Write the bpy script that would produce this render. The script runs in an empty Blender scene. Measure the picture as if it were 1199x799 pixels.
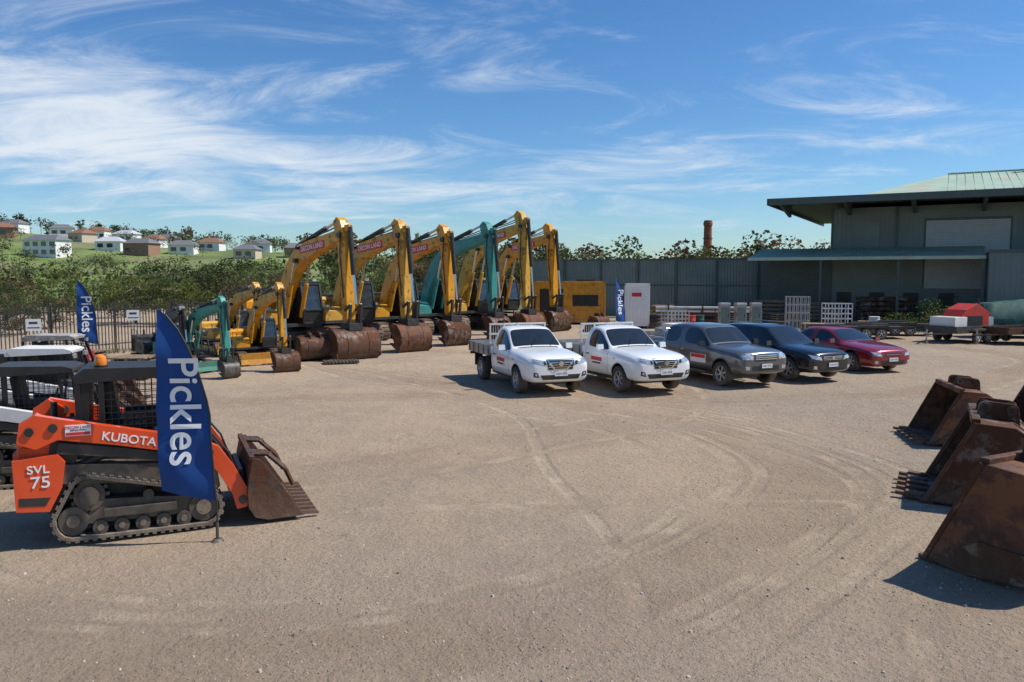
import bpy, bmesh, math, random
from math import sin, cos, pi, radians, sqrt, atan2, hypot
from mathutils import Vector, Matrix
from mathutils.bvhtree import BVHTree
random.seed(7)
scn = bpy.context.scene
COL = scn.collection

# ------------------------------------------------------------------ materials
def nn(nt, t, **k):
    n = nt.nodes.new(t)
    for a, b in k.items(): setattr(n, a, b)
    return n
def mixc(nt, fac, a, b, blend='MIX'):
    m = nn(nt, 'ShaderNodeMix', data_type='RGBA', blend_type=blend)
    for s, v in ((m.inputs[0], fac), (m.inputs[6], a), (m.inputs[7], b)):
        if hasattr(v, 'is_linked'): nt.links.new(v, s)
        elif isinstance(v, (int, float)): s.default_value = v
        else: s.default_value = (*v, 1)
    return m.outputs[2]
def mth(nt, op, a, b=None, c=None, clamp=False):
    m = nn(nt, 'ShaderNodeMath', operation=op, use_clamp=clamp)
    for i, v in enumerate((a, b, c)):
        if v is None: continue
        if hasattr(v, 'is_linked'): nt.links.new(v, m.inputs[i])
        else: m.inputs[i].default_value = v
    return m.outputs[0]
def noise(nt, vec, scale, detail=4, rough=.55, dist=0):
    n = nn(nt, 'ShaderNodeTexNoise')
    n.inputs['Scale'].default_value = scale; n.inputs['Detail'].default_value = detail
    n.inputs['Roughness'].default_value = rough; n.inputs['Distortion'].default_value = dist
    nt.links.new(vec, n.inputs['Vector'])
    return n.outputs['Fac']
def maprange(nt, v, a, b, c=0, d=1, smooth=True):
    m = nn(nt, 'ShaderNodeMapRange')
    if smooth: m.interpolation_type = 'SMOOTHSTEP'
    nt.links.new(v, m.inputs[0])
    for i, x in enumerate((a, b, c, d)): m.inputs[i+1].default_value = x
    return m.outputs[0]

def mat(name, col, rough=.6, metal=0, var=.12, scale=2.5, bump=0, bscale=30, dirt=None, dirtamt=0, dscale=2.0,
        dust=0, dusth=1.2, coat=0, spec=.5, stretch=None):
    m = bpy.data.materials.new(name); m.use_nodes = True
    nt = m.node_tree; b = nt.nodes['Principled BSDF']
    tc = nn(nt, 'ShaderNodeTexCoord'); vec = tc.outputs['Object']
    if stretch:
        mp = nn(nt, 'ShaderNodeMapping'); mp.inputs['Scale'].default_value = stretch
        nt.links.new(vec, mp.inputs[0]); vec = mp.outputs[0]
    f = maprange(nt, noise(nt, vec, scale, 3, .6), .3, .7)
    lo = [max(0, c*(1-var)) for c in col]; hi = [min(1, c*(1+var)) for c in col]
    c = mixc(nt, f, lo, hi)
    r = None
    if dirt:
        g = maprange(nt, noise(nt, vec, dscale, 5, .7), .62-dirtamt*.35, .72-dirtamt*.3)
        c = mixc(nt, g, c, dirt)
        r = g
    if dust:
        sx = nn(nt, 'ShaderNodeSeparateXYZ'); nt.links.new(tc.outputs['Object'], sx.inputs[0])
        h = maprange(nt, sx.outputs[2], 0, dusth, 1, .08)
        n2 = maprange(nt, noise(nt, tc.outputs['Object'], 5, 4, .65), .25, .75, .35, 1)
        h = mth(nt, 'MULTIPLY', mth(nt, 'MULTIPLY', h, n2), dust, clamp=True)
        c = mixc(nt, h, c, (.34, .265, .19))
        r = h if r is None else mth(nt, 'MAXIMUM', r, h)
    nt.links.new(c, b.inputs['Base Color'])
    if r is not None:
        nt.links.new(maprange(nt, r, 0, 1, rough, .85, False), b.inputs['Roughness'])
    else: b.inputs['Roughness'].default_value = rough
    b.inputs['Metallic'].default_value = metal
    b.inputs['Specular IOR Level'].default_value = spec
    if coat: b.inputs['Coat Weight'].default_value = coat; b.inputs['Coat Roughness'].default_value = .05
    if bump:
        bp = nn(nt, 'ShaderNodeBump'); bp.inputs['Strength'].default_value = bump; bp.inputs['Distance'].default_value = .02
        nt.links.new(noise(nt, vec, bscale, 4, .6), bp.inputs['Height']); nt.links.new(bp.outputs[0], b.inputs['Normal'])
    return m

RUSTC = (.12, .045, .02)
YEL = mat('yellow_paint', (.66, .295, .010), .36, var=.14, dirt=(.28, .13, .03), dirtamt=.24, dscale=3, dust=.32, dusth=1.8, bump=.05)
YEL2 = mat('yellow_paint_faded', (.62, .34, .04), .5, var=.15, dirt=(.26, .15, .05), dirtamt=.3, dscale=3, dust=.4, dusth=1.8, bump=.05)
TEAL = mat('teal_paint', (.03, .25, .225), .4, dirt=(.08, .17, .15), dirtamt=.25, dust=.3, dusth=1.8)
TEAL2 = mat('green_paint', (.03, .26, .20), .4, dirt=(.08, .17, .13), dirtamt=.25, dust=.3, dusth=1.8)
ORG = mat('orange_paint', (.80, .075, .010), .32, var=.06, dust=.15, dusth=1.3, coat=.4)
WHT = mat('white_paint', (.84, .84, .82), .28, var=.03, dust=.10, dusth=.9, coat=.8)
WHT2 = mat('off_white_paint', (.72, .71, .67), .5, var=.08, dirt=(.45, .40, .33), dirtamt=.2, dust=.3)
GRYC = mat('grey_car_paint', (.12, .125, .13), .3, metal=.4, var=.05, dust=.12, dusth=.9, coat=.9)
BLKC = mat('black_car_paint', (.006, .007, .010), .22, metal=0, var=.05, dust=.05, dusth=.7, coat=.8)
REDC = mat('maroon_car_paint', (.26, .008, .018), .25, metal=.2, var=.05, dust=.06, dusth=.7, coat=1)
GLS = mat('dark_glass', (.016, .021, .024), .06, var=.2, spec=.7, coat=.3)
GLS2 = mat('cab_glass', (.03, .042, .048), .1, var=.4, spec=.8, coat=.3)
BLK = mat('black_plastic', (.016, .016, .016), .5, var=.2, dust=.15, dusth=1.2)
CAGE = mat('black_cage_steel', (.012, .012, .012), .5, var=.2)
DRK = mat('black_steel', (.022, .022, .022), .45, var=.3, dirt=(.09, .07, .055), dirtamt=.25, dust=.35, dusth=1.4)
RUB = mat('tyre_rubber', (.028, .027, .026), .8, var=.25, dust=.5, dusth=.8, bump=.2)
TRK = mat('rubber_track', (.05, .045, .04), .85, var=.3, dust=.9, dusth=1.1, bump=.3)
STK = mat('steel_track', (.10, .078, .06), .6, metal=.4, var=.3, dirt=RUSTC, dirtamt=.4, dust=.65, dusth=1.0)
CHR = mat('chrome', (.75, .75, .76), .12, metal=1, var=.05)
ALU = mat('aluminium', (.40, .40, .40), .42, metal=.7, var=.15, dust=.2, dusth=1.1)
RIM = mat('alloy_rim', (.5, .5, .51), .35, metal=.7, var=.1, dust=.2, dusth=.7)
HLT = mat('headlight_lens', (.55, .58, .6), .08, metal=.5, var=.4, scale=14, coat=1)
TLT = mat('tail_light', (.35, .01, .01), .15, coat=.6)
AMB = mat('amber_lens', (.85, .22, .01), .2, coat=.5)
RUST = mat('rusty_steel', (.085, .034, .018), .7, metal=.15, var=.45, scale=3, dirt=(.19, .075, .032), dirtamt=.5, dscale=2.6, dust=.28, dusth=.5, bump=.6, bscale=14)
RUST2 = mat('worn_bucket_steel', (.085, .055, .042), .55, metal=.35, var=.45, scale=4, dirt=RUSTC, dirtamt=.6, dscale=3, dust=.35, dusth=.7, bump=.5, bscale=14)
RUST3 = mat('grey_bucket_steel', (.17, .145, .12), .45, metal=.5, var=.4, scale=3, dirt=(.10, .042, .02), dirtamt=.7, dscale=2.2, dust=.3, dusth=.6, bump=.5, bscale=12)
ROD = mat('hydraulic_rod', (.6, .6, .6), .15, metal=1, var=.05)
NAVY = mat('navy_flag_cloth', (.004, .055, .23), .75, var=.08)
LET = mat('white_lettering', (.85, .85, .85), .5, var=.02)
REDL = mat('red_lettering', (.6, .02, .02), .5, var=.02)
SGN = mat('white_sign', (.80, .79, .76), .45, var=.05)
REDM = mat('red_machine_paint', (.48, .025, .015), .45, dirt=(.25, .05, .03), dirtamt=.3, dust=.3)
GRNW = mat('green_cladding', (.155, .195, .18), .55, var=.1, scale=.6, dirt=(.20, .21, .18), dirtamt=.15, dscale=.7)
GRNF = mat('green_fence_sheet', (.15, .20, .18), .55, var=.15, scale=.5, dirt=(.22, .22, .18), dirtamt=.25, dscale=.5)
ROOFL = mat('pale_green_roof', (.36, .47, .35), .6, var=.1, scale=.5, dirt=(.40, .40, .30), dirtamt=.3, dscale=.4)
FASC = mat('dark_green_fascia', (.06, .085, .08), .5, var=.1)
SOFF = mat('soffit', (.10, .115, .11), .7, var=.1)
DOORM = mat('roller_door', (.42, .45, .45), .5, var=.06)
CONC = mat('concrete', (.36, .34, .31), .85, var=.2, dirt=(.22, .19, .15), dirtamt=.4, bump=.2)
WOOD = mat('weathered_timber', (.24, .165, .10), .8, var=.35, scale=6, bump=.2, stretch=(1, 1, 6))
GALV = mat('galvanised_steel', (.42, .42, .41), .45, metal=.5, var=.2, dust=.2)
TARP = mat('green_tarp', (.014, .085, .073), .7, var=.3, bump=.5, bscale=4)
BRK = mat('chimney_brick', (.26, .085, .045), .85, var=.3, scale=2)
BARK = mat('bark', (.16, .12, .09), .9, var=.35, scale=4, bump=.3)
PBLU = mat('plate_blue', (.03, .04, .2), .5)

def leafmat(name, col):
    m = mat(name, col, .65, var=.45, scale=.9, spec=.25)
    nt = m.node_tree; b = nt.nodes['Principled BSDF']; out = nt.nodes['Material Output']
    tr = nn(nt, 'ShaderNodeBsdfTranslucent'); tr.inputs[0].default_value = (col[0]*1.6, col[1]*1.7, col[2], 1)
    mx = nn(nt, 'ShaderNodeMixShader'); mx.inputs[0].default_value = .25
    nt.links.new(b.outputs[0], mx.inputs[1]); nt.links.new(tr.outputs[0], mx.inputs[2]); nt.links.new(mx.outputs[0], out.inputs[0])
    return m
LEAF = [leafmat('leaf_olive', (.068, .086, .028)), leafmat('leaf_dark', (.032, .046, .018)), leafmat('leaf_light', (.12, .14, .040)), leafmat('leaf_brown', (.11, .075, .042))]
GRS = leafmat('weed_leaf', (.12, .18, .03))

# ------------------------------------------------------------------ mesh builder
def hull2(pts):
    pts = sorted(set(pts))
    def half(p):
        h = []
        for q in p:
            while len(h) >= 2 and (h[-1][0]-h[-2][0])*(q[1]-h[-2][1])-(h[-1][1]-h[-2][1])*(q[0]-h[-2][0]) <= 0: h.pop()
            h.append(q)
        return h
    a = half(pts); b = half(pts[::-1])
    return a[:-1]+b[:-1]
def circ_hull(circles, n=36):
    return hull2([(round(x+r*cos(2*pi*i/n), 5), round(z+r*sin(2*pi*i/n), 5)) for x, z, r in circles for i in range(n)])
def resample(poly, step):
    P = poly+[poly[0]]; L = sum(hypot(P[i+1][0]-P[i][0], P[i+1][1]-P[i][1]) for i in range(len(poly)))
    n = max(6, int(round(L/step))); st = L/n; out = []; d = 0; tgt = 0
    for i in range(len(poly)):
        a, b = P[i], P[i+1]; l = hypot(b[0]-a[0], b[1]-a[1])
        if l < 1e-6: continue
        while tgt <= d+l and len(out) < n:
            t = (tgt-d)/l; out.append(((a[0]+(b[0]-a[0])*t, a[1]+(b[1]-a[1])*t), atan2(b[1]-a[1], b[0]-a[0]))); tgt += st
        d += l
    return out, st

class MB:
    def __init__(s, M=None): s.v = []; s.f = []; s.m = []; s.s = []; s.mats = []; s.M = M or Matrix()
    def add(s, vs, fs, m, smooth=False, M=None):
        if m not in s.mats: s.mats.append(m)
        k = s.mats.index(m); o = len(s.v); T = s.M @ M if M is not None else s.M
        s.v += [tuple(T @ Vector(v)) for v in vs]
        s.f += [[i+o for i in f] for f in fs]; s.m += [k]*len(fs); s.s += [smooth]*len(fs)
    def box(s, c, d, m, rz=0, ry=0, rx=0, top=(1, 1)):
        x, y, z = d[0]/2, d[1]/2, d[2]/2; a, b = top
        vs = [(-x, -y, -z), (x, -y, -z), (x, y, -z), (-x, y, -z), (-x*a, -y*b, z), (x*a, -y*b, z), (x*a, y*b, z), (-x*a, y*b, z)]
        M = Matrix.Translation(c) @ Matrix.Rotation(rz, 4, 'Z') @ Matrix.Rotation(ry, 4, 'Y') @ Matrix.Rotation(rx, 4, 'X')
        s.add(vs, [(3, 2, 1, 0), (4, 5, 6, 7), (0, 1, 5, 4), (1, 2, 6, 5), (2, 3, 7, 6), (3, 0, 4, 7)], m, M=M)
    def bb(s, x0, x1, y0, y1, z0, z1, m): s.box(((x0+x1)/2, (y0+y1)/2, (z0+z1)/2), (abs(x1-x0), abs(y1-y0), abs(z1-z0)), m)
    def prism(s, poly, y0, y1, m, smooth=False, plane='xz'):
        n = len(poly); A = sum(poly[i][0]*poly[(i+1) % n][1]-poly[(i+1) % n][0]*poly[i][1] for i in range(n))
        if A < 0: poly = poly[::-1]
        if y0 > y1: y0, y1 = y1, y0
        if plane == 'xz':
            vs = [(x, y0, z) for x, z in poly]+[(x, y1, z) for x, z in poly]
            caps = [list(range(n)), list(range(2*n-1, n-1, -1))]
            sd = [(i, i+n, (i+1) % n+n, (i+1) % n) for i in range(n)]
        else:
            vs = [(x, y, y0) for x, y in poly]+[(x, y, y1) for x, y in poly]
            caps = [list(range(n-1, -1, -1)), list(range(n, 2*n))]
            sd = [(i, (i+1) % n, (i+1) % n+n, i+n) for i in range(n)]
        s.add(vs, caps, m); o = len(s.v)-2*n
        k = s.mats.index(m); s.f += [[i+o for i in f] for f in sd]; s.m += [k]*n; s.s += [smooth]*n
    def cyl(s, p0, p1, r0, m, r1=None, n=14, caps=True):
        r1 = r0 if r1 is None else r1
        p0, p1 = Vector(p0), Vector(p1); d = (p1-p0)
        if d.length < 1e-6: return
        q = d.to_track_quat('Z', 'Y').to_matrix(); a0 = pi/4 if n == 4 else 0
        vs = []
        for p, r in ((p0, r0), (p1, r1)):
            for i in range(n): vs.append(p+q @ Vector((r*cos(a0+2*pi*i/n), r*sin(a0+2*pi*i/n), 0)))
        s.add(vs, [(i, (i+1) % n, (i+1) % n+n, i+n) for i in range(n)], m, smooth=n > 5)
        if caps:
            s.add(vs, [list(range(n-1, -1, -1)), list(range(n, 2*n))], m)
    def bar(s, p0, p1, w, m): s.cyl(p0, p1, w*.707, m, n=4)
    def tube(s, pts, r, m, n=8):
        for a, b in zip(pts[:-1], pts[1:]): s.cyl(a, b, r, m, n=n)
    def lathe(s, prof, c, m, axis='y', n=24, sgn=1, smooth=True):
        vs = []
        for r, h in prof:
            for i in range(n):
                a = 2*pi*i/n
                if axis == 'y': vs.append((c[0]+r*cos(a), c[1]+sgn*h, c[2]+r*sin(a)))
                else: vs.append((c[0]+r*cos(a), c[1]+r*sin(a), c[2]+h))
        fs = []
        for k in range(len(prof)-1):
            for i in range(n):
                j = (i+1) % n; fs.append((k*n+i, k*n+j, (k+1)*n+j, (k+1)*n+i))
        s.add(vs, fs, m, smooth)
    def belt(s, circles, y0, y1, m, th=.04, step=.15, lug=.025, lugfrac=.5):
        poly = circ_hull(circles); pts, st = resample(poly, step); yc, w = (y0+y1)/2, abs(y1-y0)
        for (x, z), a in pts:
            nx, nz = sin(a), -cos(a)
            s.box((x+nx*-th/2, yc, z+nz*-th/2), (st*1.06, w, th), m, ry=-a)
            s.box((x+nx*lug/2, yc, z+nz*lug/2), (st*lugfrac, w*.985, lug+.01), m, ry=-a)
    def obj(s, name, loc=(0, 0, 0), rz=0, parent=None, bevel=0, scale=1):
        me = bpy.data.meshes.new(name); me.from_pydata(s.v, [], s.f)
        for m in s.mats: me.materials.append(m)
        me.polygons.foreach_set('material_index', s.m); me.polygons.foreach_set('use_smooth', s.s); me.update()
        if bevel and any(s.s):
            try: me.set_sharp_from_angle(angle=radians(50)); me.polygons.foreach_set('use_smooth', s.s)
            except Exception: pass
        o = bpy.data.objects.new(name, me); COL.objects.link(o); o.location = loc; o.rotation_euler = (0, 0, rz); o.scale = scale if isinstance(scale, tuple) else (scale,)*3
        if parent: o.parent = parent
        if bevel:
            b = o.modifiers.new('bevel', 'BEVEL'); b.width = bevel; b.segments = 2; b.limit_method = 'ANGLE'; b.angle_limit = radians(40)
        return o

def empty(name, loc, rz=0, scale=1):
    e = bpy.data.objects.new(name, None); COL.objects.link(e); e.location = loc; e.rotation_euler = (0, 0, rz); e.scale = (scale,)*3
    return e
def text(body, size, parent, loc, rot, m, name='lettering', bold=.0, sx=1, align='CENTER', ext=.003):
    c = bpy.data.curves.new(name, 'FONT'); c.body = body; c.size = size; c.align_x = align; c.align_y = 'CENTER'; c.extrude = ext; c.offset = bold
    c.materials.append(m); o = bpy.data.objects.new(name, c); COL.objects.link(o); o.parent = parent
    o.location = loc; o.rotation_euler = rot; o.scale = (sx, 1, 1)
    return o
def offset_poly(pts, d):
    out = []
    for i, p in enumerate(pts):
        a = pts[max(0, i-1)]; b = pts[min(len(pts)-1, i+1)]
        t = Vector((b[0]-a[0], b[1]-a[1])).normalized(); out.append((p[0]-t.y*d, p[1]+t.x*d))
    return out

# ------------------------------------------------------------------ world, sun, camera
EL = 52; AZ = 4
S = Vector((cos(radians(EL))*cos(radians(AZ)), cos(radians(EL))*sin(radians(AZ)), sin(radians(EL))))
w = bpy.data.worlds.new('World'); scn.world = w; w.use_nodes = True
nt = w.node_tree; bg = nt.nodes['Background']
sky = nn(nt, 'ShaderNodeTexSky', sky_type='NISHITA', sun_disc=False)
sky.sun_elevation = radians(EL); sky.sun_rotation = radians(90-AZ); sky.air_density = 1.0; sky.dust_density = .3; sky.ozone_density = 2.5; sky.altitude = 50
tc = nn(nt, 'ShaderNodeTexCoord'); sx = nn(nt, 'ShaderNodeSeparateXYZ'); nt.links.new(tc.outputs['Generated'], sx.inputs[0])
X, Y, Z = sx.outputs
zz = mth(nt, 'ADD', mth(nt, 'MAXIMUM', Z, 0), .16)
cx = nn(nt, 'ShaderNodeCombineXYZ'); nt.links.new(mth(nt, 'DIVIDE', X, zz), cx.inputs[0]); nt.links.new(mth(nt, 'DIVIDE', Y, zz), cx.inputs[1])
mp = nn(nt, 'ShaderNodeMapping'); mp.inputs['Rotation'].default_value = (0, 0, radians(32)); mp.inputs['Scale'].default_value = (.85, 1.5, 1); mp.inputs['Location'].default_value = (3.3, 1.7, 0)
nt.links.new(cx.outputs[0], mp.inputs[0])
n1 = noise(nt, mp.outputs[0], 1.5, 8, .66, .9)
def gz(x0, z0, a, b, k):
    p = mth(nt, 'DIVIDE', mth(nt, 'SUBTRACT', X, x0), a); q = mth(nt, 'DIVIDE', mth(nt, 'SUBTRACT', Z, z0), b)
    r = mth(nt, 'ADD', mth(nt, 'MULTIPLY', p, p), mth(nt, 'MULTIPLY', q, q))
    return mth(nt, 'MULTIPLY', mth(nt, 'POWER', 2.718, mth(nt, 'MULTIPLY', r, -1)), k)
cov = None
for g in ((-.46, .17, .16, .07, .33), (-.25, .29, .3, .05, .16), (-.08, .22, .18, .03, .18), (-.2, .11, .35, .05, .22), (.50, .17, .25, .04, .15), (.22, .12, .25, .035, .12), (-.55, .30, .1, .04, .10)):
    k = gz(*g); cov = k if cov is None else mth(nt, 'ADD', cov, k)
cl = maprange(nt, mth(nt, 'ADD', n1, cov), .54, .98)
cl = mth(nt, 'MULTIPLY', cl, maprange(nt, Z, -.01, .05, .35, .92), clamp=True)
hs = nn(nt, 'ShaderNodeHueSaturation'); hs.inputs['Saturation'].default_value = 1.2; nt.links.new(sky.outputs[0], hs.inputs['Color'])
tint = mixc(nt, 1.0, hs.outputs[0], (.82, 1.04, 1.24), 'MULTIPLY')
skc = mixc(nt, cl, tint, (8.0, 8.6, 9.3))
nt.links.new(skc, bg.inputs[0]); bg.inputs[1].default_value = .10

sl = bpy.data.lights.new('sun', 'SUN'); sl.energy = 5.0; sl.angle = radians(.53); sl.color = (1, .955, .88)
so = bpy.data.objects.new('sun', sl); COL.objects.link(so); so.rotation_euler = S.to_track_quat('Z', 'Y').to_euler(); so.location = (0, 0, 40)
cam = bpy.data.cameras.new('camera'); cam.lens = 28; cam.sensor_width = 36; cam.clip_end = 5000
co = bpy.data.objects.new('camera', cam); COL.objects.link(co); co.location = (0, 0, 3.3); co.rotation_euler = (radians(90-4.75), 0, 0); scn.camera = co
scn.view_settings.view_transform = 'Standard'; scn.view_settings.look = 'None'; scn.view_settings.exposure = 0

# ------------------------------------------------------------------ ground
def hillz(x, y):
    t = min(1, max(0, (y-105)/215)); t = t*t*(3-2*t)
    r = 20*math.exp(-((x+215)/135)**2)+2.5*sin(x*.021+1)*math.exp(-((x+150)/200)**2)+6*math.exp(-((x+60)/90)**2)+4*math.exp(-((x-160)/160)**2)
    yard = min(1, max(0, (y-75)/50))
    return -.12-4.2*yard*(1-t)*(1 if x < 40 else 0) + r*t
def ground_material():
    m = bpy.data.materials.new('dirt_yard'); m.use_nodes = True; nt = m.node_tree; b = nt.nodes['Principled BSDF']
    tc = nn(nt, 'ShaderNodeTexCoord'); v = tc.outputs['Object']
    big = maprange(nt, noise(nt, v, .16, 3, .6, .5), .36, .62)
    med = maprange(nt, noise(nt, v, 1.1, 5, .7), .3, .72)
    fine = noise(nt, v, 16, 6, .75)
    c = mixc(nt, big, (.49, .37, .25), (.385, .30, .22))
    c = mixc(nt, mth(nt, 'MULTIPLY', med, .5), c, (.54, .42, .30))
    sp = nn(nt, 'ShaderNodeSeparateXYZ'); nt.links.new(v, sp.inputs[0])
    wn = noise(nt, v, .4, 3, .6)
    gx = maprange(nt, mth(nt, 'ADD', sp.outputs[1], mth(nt, 'MULTIPLY', wn, 9)), 17, 9)
    rx = maprange(nt, mth(nt, 'ADD', sp.outputs[0], mth(nt, 'MULTIPLY', wn, 5)), 5, 9)
    g = mth(nt, 'MULTIPLY', mth(nt, 'MAXIMUM', gx, rx), maprange(nt, fine, .38, .62, .25, 1))
    c = mixc(nt, mth(nt, 'MULTIPLY', g, .55), c, (.33, .28, .225))
    vo = nn(nt, 'ShaderNodeTexVoronoi'); vo.inputs['Scale'].default_value = 22; nt.links.new(v, vo.inputs['Vector'])
    peb = maprange(nt, vo.outputs['Distance'], .12, .3, 1, 0)
    pm = mth(nt, 'MULTIPLY', peb, mth(nt, 'ADD', mth(nt, 'MULTIPLY', g, .8), .12))
    pc = mixc(nt, vo.outputs['Color'], (.24, .20, .165), (.54, .48, .41))
    c = mixc(nt, pm, c, pc)
    c = mixc(nt, maprange(nt, fine, .35, .7, 0, .5), c, (.32, .235, .16))
    wob = nn(nt, 'ShaderNodeVectorMath', operation='ADD'); nz = nn(nt, 'ShaderNodeTexNoise'); nz.inputs['Scale'].default_value = .12; nz.inputs['Detail'].default_value = 0; nt.links.new(v, nz.inputs['Vector'])
    sc = nn(nt, 'ShaderNodeVectorMath', operation='SCALE'); sc.inputs['Scale'].default_value = 2.6; nt.links.new(nz.outputs['Color'], sc.inputs[0])
    nt.links.new(v, wob.inputs[0]); nt.links.new(sc.outputs[0], wob.inputs[1])
    def ring(cxx, cyy, r, wd, soft=3.0):
        d = nn(nt, 'ShaderNodeVectorMath', operation='DISTANCE'); nt.links.new(wob.outputs[0], d.inputs[0]); d.inputs[1].default_value = (cxx+1.3, cyy+1.3, 1.3)
        return maprange(nt, mth(nt, 'ABSOLUTE', mth(nt, 'SUBTRACT', d.outputs['Value'], r)), wd/soft, wd, 1, 0)
    brk = noise(nt, v, .55, 4, .65)
    wide = None
    for a in ((-3.0, 14, 7.6, 1.6), (-7, 24, 11.4, 1.6), (6, 36, 14.3, 1.4), (14, 2, 10.2, 1.5)):
        k = ring(*a, 5); wide = k if wide is None else mth(nt, 'MAXIMUM', wide, k)
    c = mixc(nt, mth(nt, 'MULTIPLY', wide, maprange(nt, brk, .35, .6, .1, .55)), c, (.30, .215, .145))
    tot = None
    for a in [(-3.2, 14, 6.9, .17), (-3.2, 14, 7.2, .13), (-3.2, 14, 8.45, .17), (-3.2, 14, 8.75, .12), (-2.6, 13, 5.6, .14), (-2.6, 13, 7.55, .1), (-7, 24, 10.6, .17), (-7, 24, 12.2, .17), (6, 36, 13.5, .16), (6, 36, 15.1, .16),
              (-30, 8, 31.5, .16), (1, -22, 33.2, .16), (14, 2, 9.5, .16), (14, 2, 11.0, .16), (3, -14, 25.6, .15), (-3.2, 14, 9.3, .13)]:
        k = ring(*a); tot = k if tot is None else mth(nt, 'MAXIMUM', tot, k)
    tm = mth(nt, 'MULTIPLY', tot, maprange(nt, brk, .36, .58, .04, 1))
    c = mixc(nt, mth(nt, 'MULTIPLY', tm, .5), c, mixc(nt, med, (.25, .185, .125), (.60, .48, .35)))
    stain = maprange(nt, noise(nt, v, .6, 5, .75, 1), .60, .74, 0, .5)
    c = mixc(nt, stain, c, (.19, .145, .11))
    nt.links.new(c, b.inputs['Base Color']); b.inputs['Roughness'].default_value = .95; b.inputs['Specular IOR Level'].default_value = .15
    h = mth(nt, 'ADD', mth(nt, 'MULTIPLY', fine, 1.2), mth(nt, 'MULTIPLY', pm, .45))
    h = mth(nt, 'ADD', h, mth(nt, 'MULTIPLY', med, .9))
    h = mth(nt, 'SUBTRACT', h, mth(nt, 'MULTIPLY', tm, .6))
    bp = nn(nt, 'ShaderNodeBump'); bp.inputs['Strength'].default_value = .9; bp.inputs['Distance'].default_value = .055
    nt.links.new(h, bp.inputs['Height']); nt.links.new(bp.outputs[0], b.inputs['Normal'])
    return m
GRASS = mat('dry_grass', (.15, .20, .05), .9, var=.35, scale=.05, dirt=(.22, .20, .10), dirtamt=.3, dscale=.03)
xs = [-3000, -1500, -800]+[-600+i*20 for i in range(61)]+[800, 1500, 3000]
ys = [-400, -100, 0, 40, 60, 75]+[90+i*15 for i in range(36)]+[800, 1500, 4000]
mb = MB(); vs = [(x, y, hillz(x, y) if y > 0 and y < 700 else (-.12 if y < 100 else hillz(x, 650))) for y in ys for x in xs]; nx = len(xs)
mb.add(vs, [(j*nx+i, j*nx+i+1, (j+1)*nx+i+1, (j+1)*nx+i) for j in range(len(ys)-1) for i in range(nx-1)], GRASS, True)
mb.obj('terrain')
DIRT = ground_material()
mb = MB(); NX, NY = 90, 110; vs = []
for j in range(NY+1):
    for i in range(NX+1):
        x = -60+130*i/NX; y = -20+94*j/NY
        z = .018*sin(x*.9+y*.35)+.015*sin(y*.8-x*.3+1)+random.uniform(-.004, .004)
        vs.append((x, y, z-.02))
mb.add(vs, [(j*(NX+1)+i, j*(NX+1)+i+1, (j+1)*(NX+1)+i+1, (j+1)*(NX+1)+i) for j in range(NY) for i in range(NX)], DIRT, True)
mb.obj('dirt_ground')
STN = mat('stone', (.42, .36, .29), .9, var=.4, scale=8); STN2 = mat('dark_stone', (.22, .19, .16), .9, var=.4, scale=8)
mb = MB()
for i in range(8500):
    y = 5.5+24*random.random()**1.6; x = random.uniform(-.75, .75)*y
    if random.random() < .35: x = abs(x)*random.uniform(.5, 1)
    r = random.uniform(.005, .015)*(1 if random.random() < .97 else 2.0); a = random.random()*6.28
    b = [(r*cos(a+k*1.2566)*random.uniform(.7, 1.2), r*sin(a+k*1.2566)*random.uniform(.7, 1.2)) for k in range(5)]
    zb = .018*sin(x*.9+y*.35)+.015*sin(y*.8-x*.3+1)-.024
    mb.add([(x+p, y+q, zb) for p, q in b]+[(x+p*.6, y+q*.6, zb+r*random.uniform(.6, 1.0)) for p, q in b], [(k, (k+1) % 5, (k+1) % 5+5, k+5) for k in range(5)]+[(5, 6, 7, 8, 9)], STN if random.random() < .75 else STN2)
mb.obj('loose_stones')

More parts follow.
